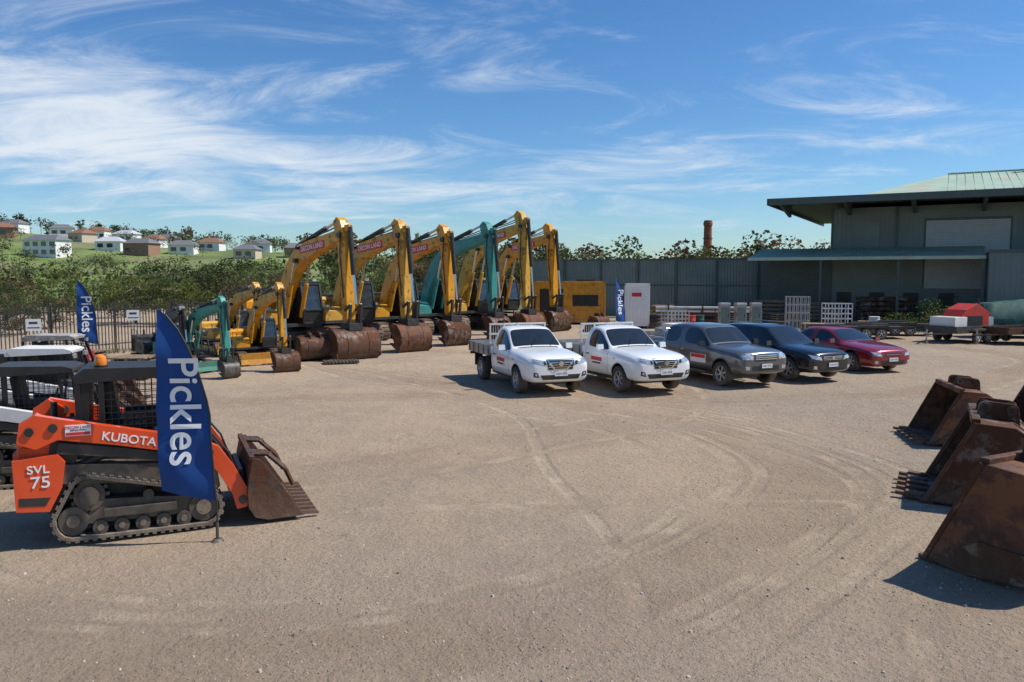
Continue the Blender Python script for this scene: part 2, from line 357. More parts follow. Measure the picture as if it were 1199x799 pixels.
# ------------------------------------------------------------------ bucket
def bucket(mb, M, W, m, prof, k=1, teeth=5, ears=True, mt=None):
    o = mb.M; mb.M = o @ M
    prof = [(x*k, z*k) for x, z in prof]
    inner = offset_poly(prof, .035)
    mb.prism(prof+inner[::-1], 0, W, m, smooth=True)
    for y in (-.03, W): mb.prism(prof, y, y+.03, m)
    a, b = prof[0], prof[-1]
    for y in (-.045, W-.01): mb.bar((a[0], y+.03, a[1]), (b[0], y+.03, b[1]), .06, mt or m)
    for y in (-.055, W+.03):
        mb.prism([(p[0]*.92+.04*k, p[1]*.30+.03*k) for p in prof], y, y+.025, mt or m)
    mb.bar((b[0], 0, b[1]), (b[0], W, b[1]), .09*k, m)
    d = Vector((prof[0][0]-prof[1][0], prof[0][1]-prof[1][1])).normalized(); ang = -atan2(d.y, d.x)
    mb.box((a[0]+.02, W/2, a[1]+.0), (.16*k, W+.06, .05), mt or m, ry=ang)
    for i in range(teeth):
        y = W*(i+.5)/teeth
        mb.box((a[0]+d.x*.10*k, y, a[1]+d.y*.10*k+.015), (.24*k, .11*k, .09*k), m, ry=ang)
        mb.box((a[0]+d.x*.25*k, y, a[1]+d.y*.25*k+.01), (.16*k, .08*k, .045*k), mt or m, ry=ang)
    for i in (1, 3):
        y = W*i/4; rib = offset_poly(prof[1:-1], -.015); mb.prism(prof[1:-1]+rib[::-1], y-.04, y+.04, m, smooth=True)
    if ears:
        ex, ez = prof[-1]; ex2, ez2 = prof[-2]; q = k*.8
        for y in (W/2-.22, W/2+.17):
            c1 = (ex+.14*q, ez+.15*q); c2 = (ex2-.02*q, ez2+.16*q)
            hp = hull2([(c[0]+.10*q*cos(t*.5236), c[1]+.10*q*sin(t*.5236)) for c in (c1, c2) for t in range(12)]+[(ex+.02, ez-.03), (ex2+.1*q, ez2-.06)])
            mb.prism(hp, y, y+.05, m)
            for c in (c1, c2): mb.cyl((c[0], y-.03, c[1]), (c[0], y+.08, c[1]), .075*q, mt or m); mb.cyl((c[0], y-.035, c[1]), (c[0], y+.085, c[1]), .04*q, BLK)
    mb.M = o
LOOSE = [(0, .03), (.40, 0), (.75, .04), (.90, .09), (1.03, .20), (1.13, .38), (1.17, .55), (1.15, .72), (1.06, .88), (.90, .99), (.5, 1.02)]
def T(x, y, z=0, rz=0, ry=0, rx=0): return Matrix.Translation((x, y, z)) @ Matrix.Rotation(rz, 4, 'Z') @ Matrix.Rotation(ry, 4, 'Y') @ Matrix.Rotation(rx, 4, 'X')
for (x, y, a, k, W, m) in [(8.15, 15.3, -12, 1.05, 1.5, RUST), (6.0, 11.35, -28, 1.2, 1.6, RUST3), (4.80, 9.0, -62, 1.25, 1.7, RUST), (10.2, 15.9, -20, 1.1, 1.4, RUST2)]:
    mb = MB(); bucket(mb, Matrix(), W, m, LOOSE, k, teeth=5 if x != 4.80 else 0, mt=RUST3 if m is not RUST3 else RUST2); mb.obj('excavator_bucket', (x, y, 0), radians(a), bevel=.008)

# ------------------------------------------------------------------ excavator
def ribbon(cl, th):
    up, dn = [], []
    for i, p in enumerate(cl):
        a = cl[max(0, i-1)]; b = cl[min(len(cl)-1, i+1)]; t = Vector((b[0]-a[0], b[1]-a[1])).normalized()
        up.append((p[0]-t.y*th[i]/2, p[1]+t.x*th[i]/2)); dn.append((p[0]+t.y*th[i]/2, p[1]-t.x*th[i]/2))
    return up+dn[::-1]
EXB = [(.50, .03), (.62, .10), (.72, .26), (.78, .45), (.77, .68), (.68, .92), (.50, 1.11), (.25, 1.2), (-.15, 1.15)]
def excavator(name, loc, ang, col, k=1, peak=5.7, label=None, blade=False, canopy=False, bw=1.5, house=None, bm=None, small=False):
    house = house or col; bm = bm or RUST2
    mb = MB()
    for s in (-1, 1):
        y0, y1 = s*.82, s*1.4
        mb.belt([(-1.65, .45, .42), (1.65, .45, .42)], y0, y1, STK, th=.05, step=.19, lug=.035, lugfrac=.55)
        mb.prism([(-1.5, .25), (1.5, .25), (1.45, .62), (-1.45, .62)], s*.9, s*1.3, DRK if not small else col)
        for x, r in ((-1.65, .34), (1.65, .34)):
            mb.cyl((x, s*.86, .45), (x, s*1.36, .45), r, DRK, n=18); mb.cyl((x, s*1.36, .45), (x, s*1.41, .45), r*.4, col, n=12)
        for i in range(7): mb.cyl((-1.2+i*.4, s*.88, .18), (-1.2+i*.4, s*1.36, .18), .12, DRK, n=10)
    mb.bb(-.9, .9, -.85, .85, .45, .8, DRK); mb.cyl((0, 0, .78), (0, 0, 1.05), .68, DRK, n=24)
    if blade:
        mb.prism([(2.3, .1), (2.42, .12), (2.36, .45), (2.45, .85), (2.33, .85), (2.24, .45)], -1.4, 1.4, col)
        for s in (-1, 1): mb.bar((.8, s*.5, .55), (2.3, s*.5, .4), .16, col)
    mb.bb(-2.1, 1.35, -1.33, 1.33, 1.02, 1.16, DRK)
    arc = [(max(-2.75, 2.75*cos(radians(a))), 1.38*max(-1, min(1, 1.25*sin(radians(a))))) for a in range(120, 241, 8)]
    mb.prism([(-1.6, 1.38)]+arc+[(-1.6, -1.38)], 1.1, 1.95, house, plane='xy')
    mb.prism([(-1.62, 1.34)]+[(x*.995, y*.97) for x, y in arc]+[(-1.62, -1.34)], 1.0, 1.1, DRK, plane='xy')
    mb.prism([(-1.95, 1.16), (-.55, 1.16), (-.55, 2.1), (-.75, 2.22), (-1.85, 2.22), (-1.95, 2.1)], -1.3, 1.3, house)
    mb.prism([(-.56, 1.16), (1.35, 1.16), (1.38, 1.62), (1.1, 1.78), (-.56, 1.85)], -1.32, -.42, house)
    mb.bb(-1.7, -.9, -1.325, -1.29, 1.35, 1.95, BLK); mb.bb(-.45, .5, -1.335, -1.3, 1.28, 1.62, BLK)
    mb.cyl((-1.2, -.6, 2.2), (-1.2, -.6, 2.6), .07, DRK)
    mb.bb(-1.7, -.8, .1, 1.0, 2.22, 2.34, DRK)
    mb.tube([(.5, -1.28, 1.75), (.5, -1.28, 2.15), (1.25, -1.28, 2.1), (1.25, -1.28, 1.7)], .02, house)
    mb.tube([(-1.8, -1.25, 2.2), (-1.8, -1.25, 2.6), (-.65, -1.25, 2.6), (-.65, -1.25, 2.2)], .02, DRK)
    cabp = [(-.4, 1.16), (1.42, 1.16), (1.5, 1.75), (1.22, 2.88), (-.3, 2.92), (-.4, 2.7)]
    if not canopy:
        mb.prism(cabp, .42, 1.3, GLS2)
        mb.prism([(-.42, 1.16), (1.44, 1.16), (1.5, 1.62), (-.42, 1.62)], .38, 1.33, BLK)
    else:
        mb.bb(-.3, .9, .42, 1.25, 1.16, 1.4, BLK); mb.bb(-.1, .5, .55, 1.1, 1.4, 1.6, BLK); mb.box((-.1, .82, 1.85), (.15, .5, .6), BLK, ry=-.15)
    for y in (.40, 1.31):
        for i in range(6):
            a, b = cabp[i], cabp[(i+1) % 6]; mb.bar((a[0], y, a[1]), (b[0], y, b[1]), .085, BLK)
        mb.bar((.45, y, 1.16), (.42, y, 2.9), .09, BLK)
    for i in range(6): mb.bar((cabp[i][0], .4, cabp[i][1]), (cabp[i][0], 1.31, cabp[i][1]), .085, BLK)
    mb.bb(-.42, 1.2, .38, 1.33, 2.9, 3.0, BLK)
    z = peak/5.7
    cl = [(.25, 1.6), (.75, 2.7*z), (1.35, 3.55*z), (2.1, 4.15*z), (3.1, 4.5*z), (4.3, 4.75*z), (5.65, 5.0*z)]
    mb.prism(ribbon(cl, [.42, .60, .70, .74, .64, .50, .34]), -.22, .22, col)
    for s in (-1, 1): mb.prism(ribbon([(p[0], p[1]) for p in cl], [.46, .64, .74, .78, .68, .54, .38]), s*.22, s*.235, col)
    for s in (-1, 1):
        p0 = Vector((1.3, s*.36, 1.45)); p1 = Vector((2.2, s*.36, 4.0*z)); md = p0.lerp(p1, .6)
        mb.cyl(p0, md, .10, col, n=12); mb.cyl(md, p1, .055, ROD, n=10)
    mb.cyl((2.2, -.42, 4.0*z), (2.2, .42, 4.0*z), .1, DRK)
    p0 = Vector((2.55, 0, 4.85*z)); p1 = Vector((5.3, 0, 5.62*z)); md = p0.lerp(p1, .62)
    mb.bb(2.4, 2.7, -.13, .13, 4.5*z, 4.95*z, col)
    mb.cyl(p0, md, .105, DRK, n=12); mb.cyl(md, p1, .055, ROD, n=10)
    for s in (-.16, .16): mb.tube([(1.2, s, 3.95*z), (2.0, s, 4.68*z), (3.2, s, 4.98*z), (4.6, s, 5.18*z), (5.5, s, 5.38*z)], .028, BLK, n=6)
    mb.prism([(5.1, 5.55*z), (5.35, 5.74*z), (5.62, 5.6*z), (5.98, 4.85*z), (6.06, 1.55), (5.9, 1.3), (5.74, 1.5), (5.42, 4.5*z)], -.19, .19, col)
    mb.cyl((5.65, -.3, 5.0*z), (5.65, .3, 5.0*z), .12, DRK)
    p0 = Vector((6.05, 0, 5.3*z)); p1 = Vector((6.45, 0, 2.15)); md = p0.lerp(p1, .62)
    mb.cyl(p0, md, .105, DRK, n=12); mb.cyl(md, p1, .055, ROD, n=10); mb.bb(5.8, 6.1, -.1, .1, 5.15*z, 5.4*z, col)
    for s in (-.24, .24):
        mb.bar((6.0, s, 1.9), (6.42, s, 2.15), .09, DRK); mb.bar((6.42, s, 2.15), (6.3, s, 1.3), .10, DRK)
        mb.tube([(5.7, s*.9, 4.9*z), (5.62, s*.9, 4.2), (5.85, s*.9, 2.4)], .022, BLK, n=6)
    mb.bb(5.72, 6.42, -.3, .3, 1.12, 1.4, DRK)
    for s in (-1, 1): mb.bb(1.1, 1.22, s*1.1-.08, s*1.1+.08, 3.0 if s > 0 else 1.78, 3.12 if s > 0 else 1.9, HLT)
    bucket(mb, T(5.9, -bw/2, 0), bw, bm, EXB, 1, teeth=0 if bw > 1.7 else 5, ears=False)
    mb.box((2.35, -.32, 4.55*z), (.12, .12, .12), BLK)
    o = mb.obj(name, loc, ang, bevel=.012, scale=k)
    if label:
        a = atan2(.6*z, 2.6)
        m2 = MB(); M = Matrix.Translation((3.45, -.245, 4.57*z)) @ Matrix.Rotation(-a*.45, 4, 'Y'); m2.M = M; m2.bb(-1.05, 1.05, 0, .006, -.16, .16, REDL); m2.obj('sign_plate', parent=o)
        text(label, .29, o, (3.45, -.251, 4.57*z), (radians(90), -a*.45, 0), LET, bold=.003, sx=.98)
    return o
H = atan2(-.73, .68)
hx, hy = cos(H), sin(H)
pk = [5.55, 5.7, 5.65, 6.0, 6.8, 6.3]
for n in range(6):
    bx, by = -6.3+1.79*n, 31.4+3.15*n
    c = TEAL if n == 3 else (YEL2 if n in (1, 4) else YEL)
    excavator('excavator', (bx-6.1*hx, by-6.1*hy, 0), H+random.uniform(-.04, .04), c, 1, pk[n], None if n == 3 else 'DECON LAND', bw=[1.9, 1.6, 1.3, 1.2, 1.4, 1.4][n], bm=[RUST2, RUST, RUST3, RUST2, RUST, RUST3][n])
excavator('excavator', (-9.9, 29.9, 0), radians(-52), YEL, .56, 5.4, None, blade=True, bw=1.5, small=True)
excavator('excavator', (-12.2, 33.6, 0), radians(-48), YEL2, .6, 5.0, None, blade=True, bw=1.5, small=True)
excavator('mini_excavator', (-11.3, 27.2, 0), radians(-38), TEAL2, .45, 5.8, None, blade=True, canopy=True, bw=1.2, small=True, bm=DRK)
excavator('mini_excavator', (-12.9, 28.9, 0), radians(-50), DRK, .5, 4.6, None, blade=True, bw=1.2, small=True)
for x, y, a in [(4.2, 46.5, -40), (-8.5, 31.0, -60), (-1.3, 38.6, -30)]:
    mb = MB(); bucket(mb, Matrix(), 1.2, random.choice([RUST, RUST2]), LOOSE, .9, teeth=5); mb.obj('excavator_bucket', (x, y, 0), radians(a), bevel=.008)
mb = MB()
for i in range(10): mb.bb(i*.13, i*.13+.1, 0, .7+random.uniform(-.1, .1), .02, .1, DRK)
mb.obj('steel_grating', (-6.9, 29.2, 0), radians(20), bevel=.006)

# ------------------------------------------------------------------ compact track loader
def loader(name, loc, ang, col, label=None, armcol=None, bucketm=RUST2, front=True, beacon=True, roof=None, scale=1, cab=True):
    armcol = armcol or col; roof = roof or BLK
    mb = MB()
    for s in (-1, 1):
        cs = [(-.82, .26, .24), (-.62, .56, .27), (.80, .27, .25)]
        mb.belt(cs, s*.47, s*.85, TRK, th=.045, step=.105, lug=.022, lugfrac=.5)
        mb.prism([(-.75, .2), (.75, .2), (.7, .42), (.2, .46), (-.5, .5)], s*.53, s*.76, DRK)
        mb.cyl((.80, s*.52, .27), (.80, s*.80, .27), .19, DRK, n=20); mb.cyl((.80, s*.80, .27), (.80, s*.825, .27), .10, TRK, n=16)
        mb.cyl((-.82, s*.52, .26), (-.82, s*.80, .26), .18, DRK, n=20); mb.cyl((-.82, s*.8, .26), (-.82, s*.82, .26), .08, TRK, n=12)
        mb.cyl((-.62, s*.55, .56), (-.62, s*.78, .56), .19, DRK, n=20); mb.cyl((-.62, s*.78, .56), (-.62, s*.83, .56), .12, DRK, n=14)
        for i in range(14):
            a = 2*pi*i/14; mb.box((-.62+.215*cos(a), s*.68, .56+.215*sin(a)), (.05, .14, .05), DRK, ry=-a)
        for i in range(5): mb.cyl((-.5+i*.26, s*.52, .15), (-.5+i*.26, s*.81, .15), .095, DRK, n=14)
        for i in range(5): mb.cyl((-.5+i*.26, s*.81, .15), (-.5+i*.26, s*.825, .15), .04, TRK, n=10)
        mb.cyl((.1, s*.55, .5), (.1, s*.78, .5), .07, DRK, n=12)
        mb.box((0, s*.82, .33), (.9, .05, .1), DRK)
    mb.prism([(-1.15, .3), (.9, .25), (1.05, .45), (1.0, .8), (.6, .98), (-1.15, 1.0)], -.46, .46, DRK)
    mb.prism([(-.95, .74), (.75, .62), (.95, .7), (.8, .86), (-.9, .98)], -.80, .80, DRK)
    mb.prism([(-1.38, .48), (-1.0, .42), (-.78, .95), (-.72, 1.28), (-1.12, 1.36), (-1.42, 1.2)], -.72, .72, DRK)
    for s in (-1, 1):
        mb.prism([(-1.46, .45), (-1.08, .42), (-.93, .70), (-.88, 1.02), (-.96, 1.12), (-1.48, 1.08)], s*.72, s*.84, col)
        mb.prism([(-1.42, .52), (-1.12, .50), (-1.06, .60), (-1.42, .62)], s*.84, s*.847, BLK)
        mb.prism([(-1.44, 1.05), (-1.08, 1.1), (-1.0, 1.48), (-1.2, 1.62), (-1.4, 1.5)], s*.60, s*.72, armcol)
    mb.bb(-1.50, -1.42, -.6, .6, .5, 1.12, col); mb.bb(-1.52, -1.50, -.45, .45, .65, 1.05, BLK)
    for z in (.72, .8, .88, .96): mb.bb(-1.535, -1.52, -.43, .43, z, z+.03, DRK)
    for s in (-1, 1):
        arm = [(-1.42, 1.28), (-1.38, 1.50), (-1.2, 1.62), (-.95, 1.56), (-.2, 1.40), (.72, 1.20), (1.02, 1.06), (1.22, .78), (1.42, .42), (1.38, .22), (1.24, .2), (1.18, .42), (1.0, .72), (.82, .92), (.6, 1.0), (-.3, 1.19), (-.95, 1.3), (-1.2, 1.2)]
        mb.prism(arm, s*.73, s*.86, armcol)
        mb.prism([(-.95, 1.26), (-.2, 1.14), (.4, 1.02), (.35, .92), (-.3, 1.03), (-.98, 1.12)], s*.74, s*.82, DRK)
        for (x, z) in ((-1.27, 1.42), (1.32, .32), (.9, 1.0), (-1.0, 1.45)): mb.cyl((x, s*.70, z), (x, s*.885, z), .055, DRK, n=12)
        mb.cyl((-1.25, s*.66, .75), (-.2, s*.66, 1.12), .05, DRK, n=12)
        mb.cyl((.85, s*.62, 1.12), (1.15, s*.62, .75), .055, DRK, n=12); mb.cyl((1.15, s*.62, .75), (1.32, s*.62, .5), .03, ROD, n=10)
        mb.tube([(.7, s*.7, 1.15), (.95, s*.69, 1.2), (1.15, s*.69, .95), (1.28, s*.66, .6)], .018, BLK, n=6)
    mb.bb(1.14, 1.26, -.74, .74, .42, .56, armcol)
    mb.box((1.36, 0, .42), (.06, 1.15, .5), DRK, ry=-.12)
    cabp = [(-.72, 1.0), (.78, .92), (.86, 1.3), (.62, 2.0), (.5, 2.06), (-.62, 2.08), (-.74, 1.95)]
    mb.prism([(-.74, .95), (.78, .9), (.84, 1.12), (-.74, 1.32)], -.47, .47, CAGE)
    mb.bb(-.35, .2, -.25, .25, 1.25, 1.42, BLK); mb.box((-.34, 0, 1.65), (.13, .46, .5), BLK, ry=-.14)
    for s in (-1, 1): mb.bb(-.2, .35, s*.32-.04, s*.32+.04, 1.3, 1.5, BLK); mb.cyl((.32, s*.32, 1.45), (.36, s*.30, 1.68), .02, BLK)
    if cab:
        mb.prism([(-.74, 1.3), (-.74, 1.98), (-.58, 1.98), (-.62, 1.28)], -.45, .45, CAGE)
    mb.prism([(.64, 1.98), (.66, 2.05), (.5, 2.1), (-.64, 2.12), (-.78, 2.02), (-.76, 1.93)], -.49, .49, roof)
    for s in (-1, 1):
        for i in range(7):
            a, b = cabp[i], cabp[(i+1) % 7]; mb.bar((a[0], s*.45, a[1]), (b[0], s*.45, b[1]), .07, CAGE)
        for i in range(13):
            x = -.50+i*.085; mb.bar((x, s*.445, 1.26), (x, s*.445, 1.96), .010, CAGE)
        for i in range(9):
            z = 1.28+i*.085; mb.bar((-.6, s*.445, z), (.66, s*.445, z), .010, CAGE)
        mb.bar((.5, s*.45, 1.15), (.42, s*.45, 2.0), .05, CAGE); mb.bar((-.45, s*.45, 1.3), (-.45, s*.45, 2.0), .07, CAGE)
        mb.box((.7, s*.40, 1.92), (.08, .14, .1), HLT)
        mb.cyl((-.9, s*.55, 1.3), (-.9, s*.55, 1.42), .03, DRK)
    for y in (-.2, 0, .2): mb.bar((.84, y, 1.25), (.64, y, 1.98), .02, CAGE)
    if beacon: mb.cyl((-.45, -.25, 2.1), (-.45, -.25, 2.14), .085, BLK, n=16); mb.lathe([(.075, 0), (.08, .05), (.065, .11), (.03, .135), (0, .14)], (-.45, -.25, 2.14), AMB, axis='z', n=16)
    mb.cyl((-1.1, .3, 1.3), (-1.1, .3, 1.62), .045, DRK)
    mb.bb(-1.30, -.8, -.55, .55, 1.3, 1.38, DRK)
    if front:
        bp = [(2.12, .04), (1.66, .03), (1.48, .08), (1.39, .22), (1.38, .40), (1.40, .62), (1.46, .84)]
        W = 1.86; inner = offset_poly(bp, -.03)
        mb.prism(bp+inner[::-1], -W/2, W/2, bucketm)
        for s in (-1, 1):
            mb.prism([(2.16, .04), (1.66, .03), (1.48, .08), (1.39, .22), (1.38, .40), (1.40, .62), (1.46, .88), (1.56, .86), (1.86, .48)], s*W/2, s*(W/2+.03), bucketm)
        mb.bar((1.46, -W/2, .86), (1.46, W/2, .86), .07, bucketm)
        for i in range(9):
            y = -W/2+.06+i*(W-.12)/8; mb.box((2.24, y, .055), (.3, .07, .05), bucketm, top=(.8, .8), ry=.05)
            mb.prism([(1.42, .55), (1.80, .04), (1.72, .035), (1.4, .42)], y-.015, y+.015, bucketm)
        for y in (-.62, -.45, .45, .62): mb.tube([(1.46, y, .88), (1.70, y, .86), (1.96, y, .62), (2.06, y, .4)], .035, bucketm, n=6)
        for y in (-.53, .53): mb.bar((1.75, y-.1, .82), (1.75, y+.1, .82), .06, bucketm)
    o = mb.obj(name, loc, ang, bevel=.010, scale=scale)
    if label:
        text(label, .15, o, (-.11, -.864, 1.245), (radians(90), radians(11.5), 0), LET, bold=.0015, sx=1.12)
        text('SVL', .14, o, (-1.19, -.849, .95), (radians(90), 0, 0), LET, bold=.001, sx=1.2); text('75', .20, o, (-1.17, -.849, .79), (radians(90), 0, 0), LET, bold=.001, sx=1.2)
        m2 = MB(); m2.bb(-.86, -.56, -.875, -.865, 1.34, 1.475, SGN); m2.bb(-.85, -.57, -.878, -.8755, 1.35, 1.385, REDL)
        m2.obj('sign_plate', parent=o)
        text('DECON LAND', .045, o, (-.71, -.8755, 1.445), (radians(90), 0, 0), REDL); text('DEMOLITION', .03, o, (-.71, -.8755, 1.41), (radians(90), 0, 0), BLK)
    return o
loader('compact_track_loader', (-5.03, 10.62, 0), radians(24), ORG, 'KUBOTA', scale=(.93, .93, 1.0))
loader('compact_track_loader', (-7.7, 12.9, 0), radians(16), WHT2, armcol=WHT2, beacon=False, roof=DRK, scale=.88, cab=False)
loader('compact_track_loader', (-9.6, 16.4, 0), radians(12), REDM, armcol=WHT2, beacon=False, roof=WHT2, scale=.86)
loader('compact_track_loader', (-11.6, 20.2, 0), radians(10), WHT2, armcol=DRK, beacon=False, roof=CONC, scale=.85, cab=False)

# ------------------------------------------------------------------ flags
def flag(loc, rz, k=1):
    root = empty('feather_flag', loc, rz, k)
    def wave(x, z): return .035*sin(x*6+z*1.6)+.025*sin(z*4+1)+.012*sin(z*9+x*7)
    zs = [.5+2.43*i/40 for i in range(41)]
    redge = [(.5, 0), (1.65, -.07), (2.1, -.16), (2.43, -.28), (2.7, -.43), (2.93, -.62)]
    def R(z):
        for (a, b), (c, d) in zip(redge[:-1], redge[1:]):
            if a <= z <= c: return b+(d-b)*(z-a)/(c-a)
        return redge[-1][1]
    def Lx(z): return -.68+.015*sin(z*3)
    vs = []; N = 10
    for z in zs:
        l, r = Lx(z), R(z)
        for i in range(N+1):
            x = l+(r-l)*i/N; zz = z+(.14*(1-i/N)*max(0, 1-(z-.5)/1.0))
            vs.append((x, wave(x, zz), zz))
    mb = MB(); mb.add(vs, [(j*(N+1)+i, j*(N+1)+i+1, (j+1)*(N+1)+i+1, (j+1)*(N+1)+i) for j in range(40) for i in range(N)], NAVY, True)
    mb.obj('cloth', parent=root)
    mb = MB(); mb.tube([(0.02, 0, -.1), (.02, wave(.02, .5), .5)]+[(R(z)+.012, wave(R(z), z), z) for z in zs[::3]], .013, BLK, n=8)
    mb.cyl((.02, 0, -.05), (.02, 0, .22), .02, DRK); mb.cyl((.02, 0, -.03), (.02, 0, .015), .09, DRK, r1=.05, n=16)
    mb.obj('pole', parent=root)
    t = text('Pickles', .52, root, (-.34, 0, 1.62), (0, 0, 0), LET, bold=.006)
    bpy.context.view_layer.update(); dg = bpy.context.evaluated_depsgraph_get()
    me = bpy.data.meshes.new_from_object(t.evaluated_get(dg)); bpy.data.objects.remove(t)
    for v in me.vertices:
        a, b = v.co.x*.98, v.co.y
        x = -.36+b; z = 1.66-a
        v.co = (x, wave(x, z)-.014+v.co.z*.3, z)
    ob = bpy.data.objects.new('lettering', me); COL.objects.link(ob); ob.parent = root
flag((-3.70, 9.72, 0), 0, .98)
flag((-16.6, 31.8, 0), radians(8), 1.05)
flag((6.55, 46, 0), radians(30), 1.05)

# ------------------------------------------------------------------ road vehicles
def wheel(mb, x, y, r, wd, s, spokes=6, steel=False):
    t = wd/2
    mb.lathe([(r*.60, -t*.8), (r*.66, -t), (r*.88, -t*1.02), (r*.97, -t*.85), (r, -t*.5), (r, t*.5), (r*.97, t*.85), (r*.88, t*1.02), (r*.66, t), (r*.60, t*.8)], (x, y, r), RUB, n=28)
    rm = WHT2 if steel else RIM
    mb.lathe([(r*.62, t*.85), (r*.60, t*.95), (r*.56, t*.8), (r*.55, t*.2)], (x, y, r), rm, sgn=s, n=28)
    mb.lathe([(r*.56, t*.1), (0.001, t*.1)], (x, y, r), BLK, sgn=s, n=28)
    for i in range(spokes):
        a = 2*pi*i/spokes+.3
        c, d = cos(a), sin(a)
        mb.box((x+r*.32*c, y+s*t*.55, r+r*.32*d), (r*.52, t*.25, r*.15), rm, ry=-a)
    mb.cyl((x, y+s*t*.2, r), (x, y+s*t*.78, r), r*.15, rm, n=14)

def road_vehicle(name, st, groups, axles, wr, loc, hd, paint, details):
    root = empty(name, loc, hd)
    bm = bmesh.new(); rings = []
    for (x, zb, w_, zs, wt, zt) in st:
        h = [(0, zb), (w_*.80, zb), (w_*.965, zb+.06), (w_, zb+(zs-zb)*.45), (w_*.995, zs-(zs-zb)*.16), (w_*.955, zs), (wt, zt-.065), (wt-.11, zt-.012), (0, zt+.012)]
        ring = [bm.verts.new((x, y, z)) for y, z in h]+[bm.verts.new((x, -y, z)) for y, z in h[7:0:-1]]
        rings.append(ring)
    F = {}
    for i in range(len(rings)-1):
        for j in range(16):
            k = (j+1) % 16
            F[(i, j)] = bm.faces.new((rings[i][j], rings[i][k], rings[i+1][k], rings[i+1][j]))
    for ring in (rings[0], rings[-1]):
        for j in range(8):
            idx = [j, j+1, (15-j) % 16 if j < 7 else 8, (16-j) % 16]
            seen = []; [seen.append(q) for q in idx if q not in seen]
            bm.faces.new([ring[q] for q in seen])
    bmesh.ops.recalc_face_normals(bm, faces=bm.faces)
    cr = bm.edges.layers.float.new('crease_edge')
    for i in range(1, len(rings)-2):
        for j in (4, 12):
            e = bm.edges.get((rings[i][j], rings[i+1][j]))
            if e: e[cr] = .45
    for (i0, i1, kind) in groups:
        for cols in (([6, 7, 8, 9],) if kind == 'top' else ([5], [10])):
            fs = [F[(i, j)] for i in range(i0, i1) for j in cols]
            bmesh.ops.inset_region(bm, faces=fs, thickness=.032 if kind != 'top' else .035, use_even_offset=True)
            for f in fs: f.material_index = 1
            for f in fs:
                for e in f.edges:
                    if any(q.material_index != 1 for q in e.link_faces): e[cr] = .85
    for f in bm.faces: f.smooth = True
    me = bpy.data.meshes.new('body'); bm.to_mesh(me); bm.free()
    for m in (paint, GLS, BLK): me.materials.append(m)
    ob = bpy.data.objects.new('body', me); COL.objects.link(ob)
    sd = ob.modifiers.new('s', 'SUBSURF'); sd.levels = 2; sd.render_levels = 2
    cut = MB(); hw = max(s_[2] for s_ in st)
    for ax in axles:
        for s in (-1, 1): cut.cyl((ax, s*(hw-.32), wr+.01), (ax, s*(hw+.3), wr+.01), wr+.065, BLK, n=36)
    co_ = cut.obj('cut'); co_.data.validate()
    bo = ob.modifiers.new('b', 'BOOLEAN'); bo.operation = 'DIFFERENCE'; bo.object = co_; bo.solver = 'EXACT'
    try: bo.material_mode = 'TRANSFER'
    except Exception: pass
    bpy.context.view_layer.update(); dg = bpy.context.evaluated_depsgraph_get()
    me2 = bpy.data.meshes.new_from_object(ob.evaluated_get(dg)); ob.modifiers.clear(); ob.data = me2
    bpy.data.objects.remove(co_)
    try: me2.set_sharp_from_angle(angle=radians(38))
    except Exception: pass
    ob.parent = root
    bvh = BVHTree.FromPolygons([v.co.copy() for v in me2.vertices], [list(p.vertices) for p in me2.polygons])
    mb = MB()
    def patch(c, axis, m, off=.008, nu=10, nv=5):
        P = {}
        for a in range(nu+1):
            for b in range(nv+1):
                u, v = a/nu, b/nv
                q = [(1-u)*(1-v)*c[0][i]+u*(1-v)*c[1][i]+u*v*c[2][i]+(1-u)*v*c[3][i] for i in (0, 1)]
                if axis == 'f': o, d = (6, q[0], q[1]), (-1, 0, 0)
                elif axis == 'b': o, d = (-6, q[0], q[1]), (1, 0, 0)
                elif axis == 'l': o, d = (q[0], 4, q[1]), (0, -1, 0)
                elif axis == 'r': o, d = (q[0], -4, q[1]), (0, 1, 0)
                else: o, d = (q[0], q[1], 5), (0, 0, -1)
                hit = bvh.ray_cast(Vector(o), Vector(d))
                if hit[0] is not None: P[(a, b)] = hit[0]-Vector(d)*off
        idx = {k: i for i, k in enumerate(P)}; fs = []
        for a in range(nu):
            for b in range(nv):
                ks = [(a, b), (a+1, b), (a+1, b+1), (a, b+1)]
                if all(k in P for k in ks): fs.append([idx[k] for k in ks])
        if fs: mb.add(list(P.values()), fs, m, True)
    def both(c, axis, m, **k):
        if axis in 'fb':
            patch(c, axis, m, **k); patch([(-y, z) for y, z in c], axis, m, **k)
        else: patch(c, 'l', m, **k); patch(c, 'r', m, **k)
    details(mb, patch, both, root)
    for ax in axles:
        for s in (-1, 1):
            wheel(mb, ax, s*(hw-.115), wr, .25, s)
            pts = []
            for i in range(13):
                a = radians(-8+196*i/12); px, pz = ax+(wr+.085)*cos(a), wr+.01+(wr+.085)*sin(a)
                hit = bvh.ray_cast(Vector((px, s*4, pz)), Vector((0, -s, 0)))
                if hit[0] is not None and abs(hit[0].y) > hw-.2: pts.append(hit[0]+Vector((0, s*.004, 0)))
            mb.tube(pts, .018, paint, n=6)
    mb.bb(axles[1]-.1, axles[0]+.1, -.5, .5, .22, .36, DRK)
    for ax in axles: mb.cyl((ax, -hw+.2, wr), (ax, hw-.2, wr), .05, DRK)
    mb.obj('fittings', parent=root)
    return root
def plate(mb, patch, root, x, z):
    mb.bb(x, x+.015, -.19, .19, z-.06, z+.06, SGN)
    text('1GH 4TR', .085, root, (x+.017, 0, z), (radians(90), 0, radians(90)), PBLU, ext=.001)
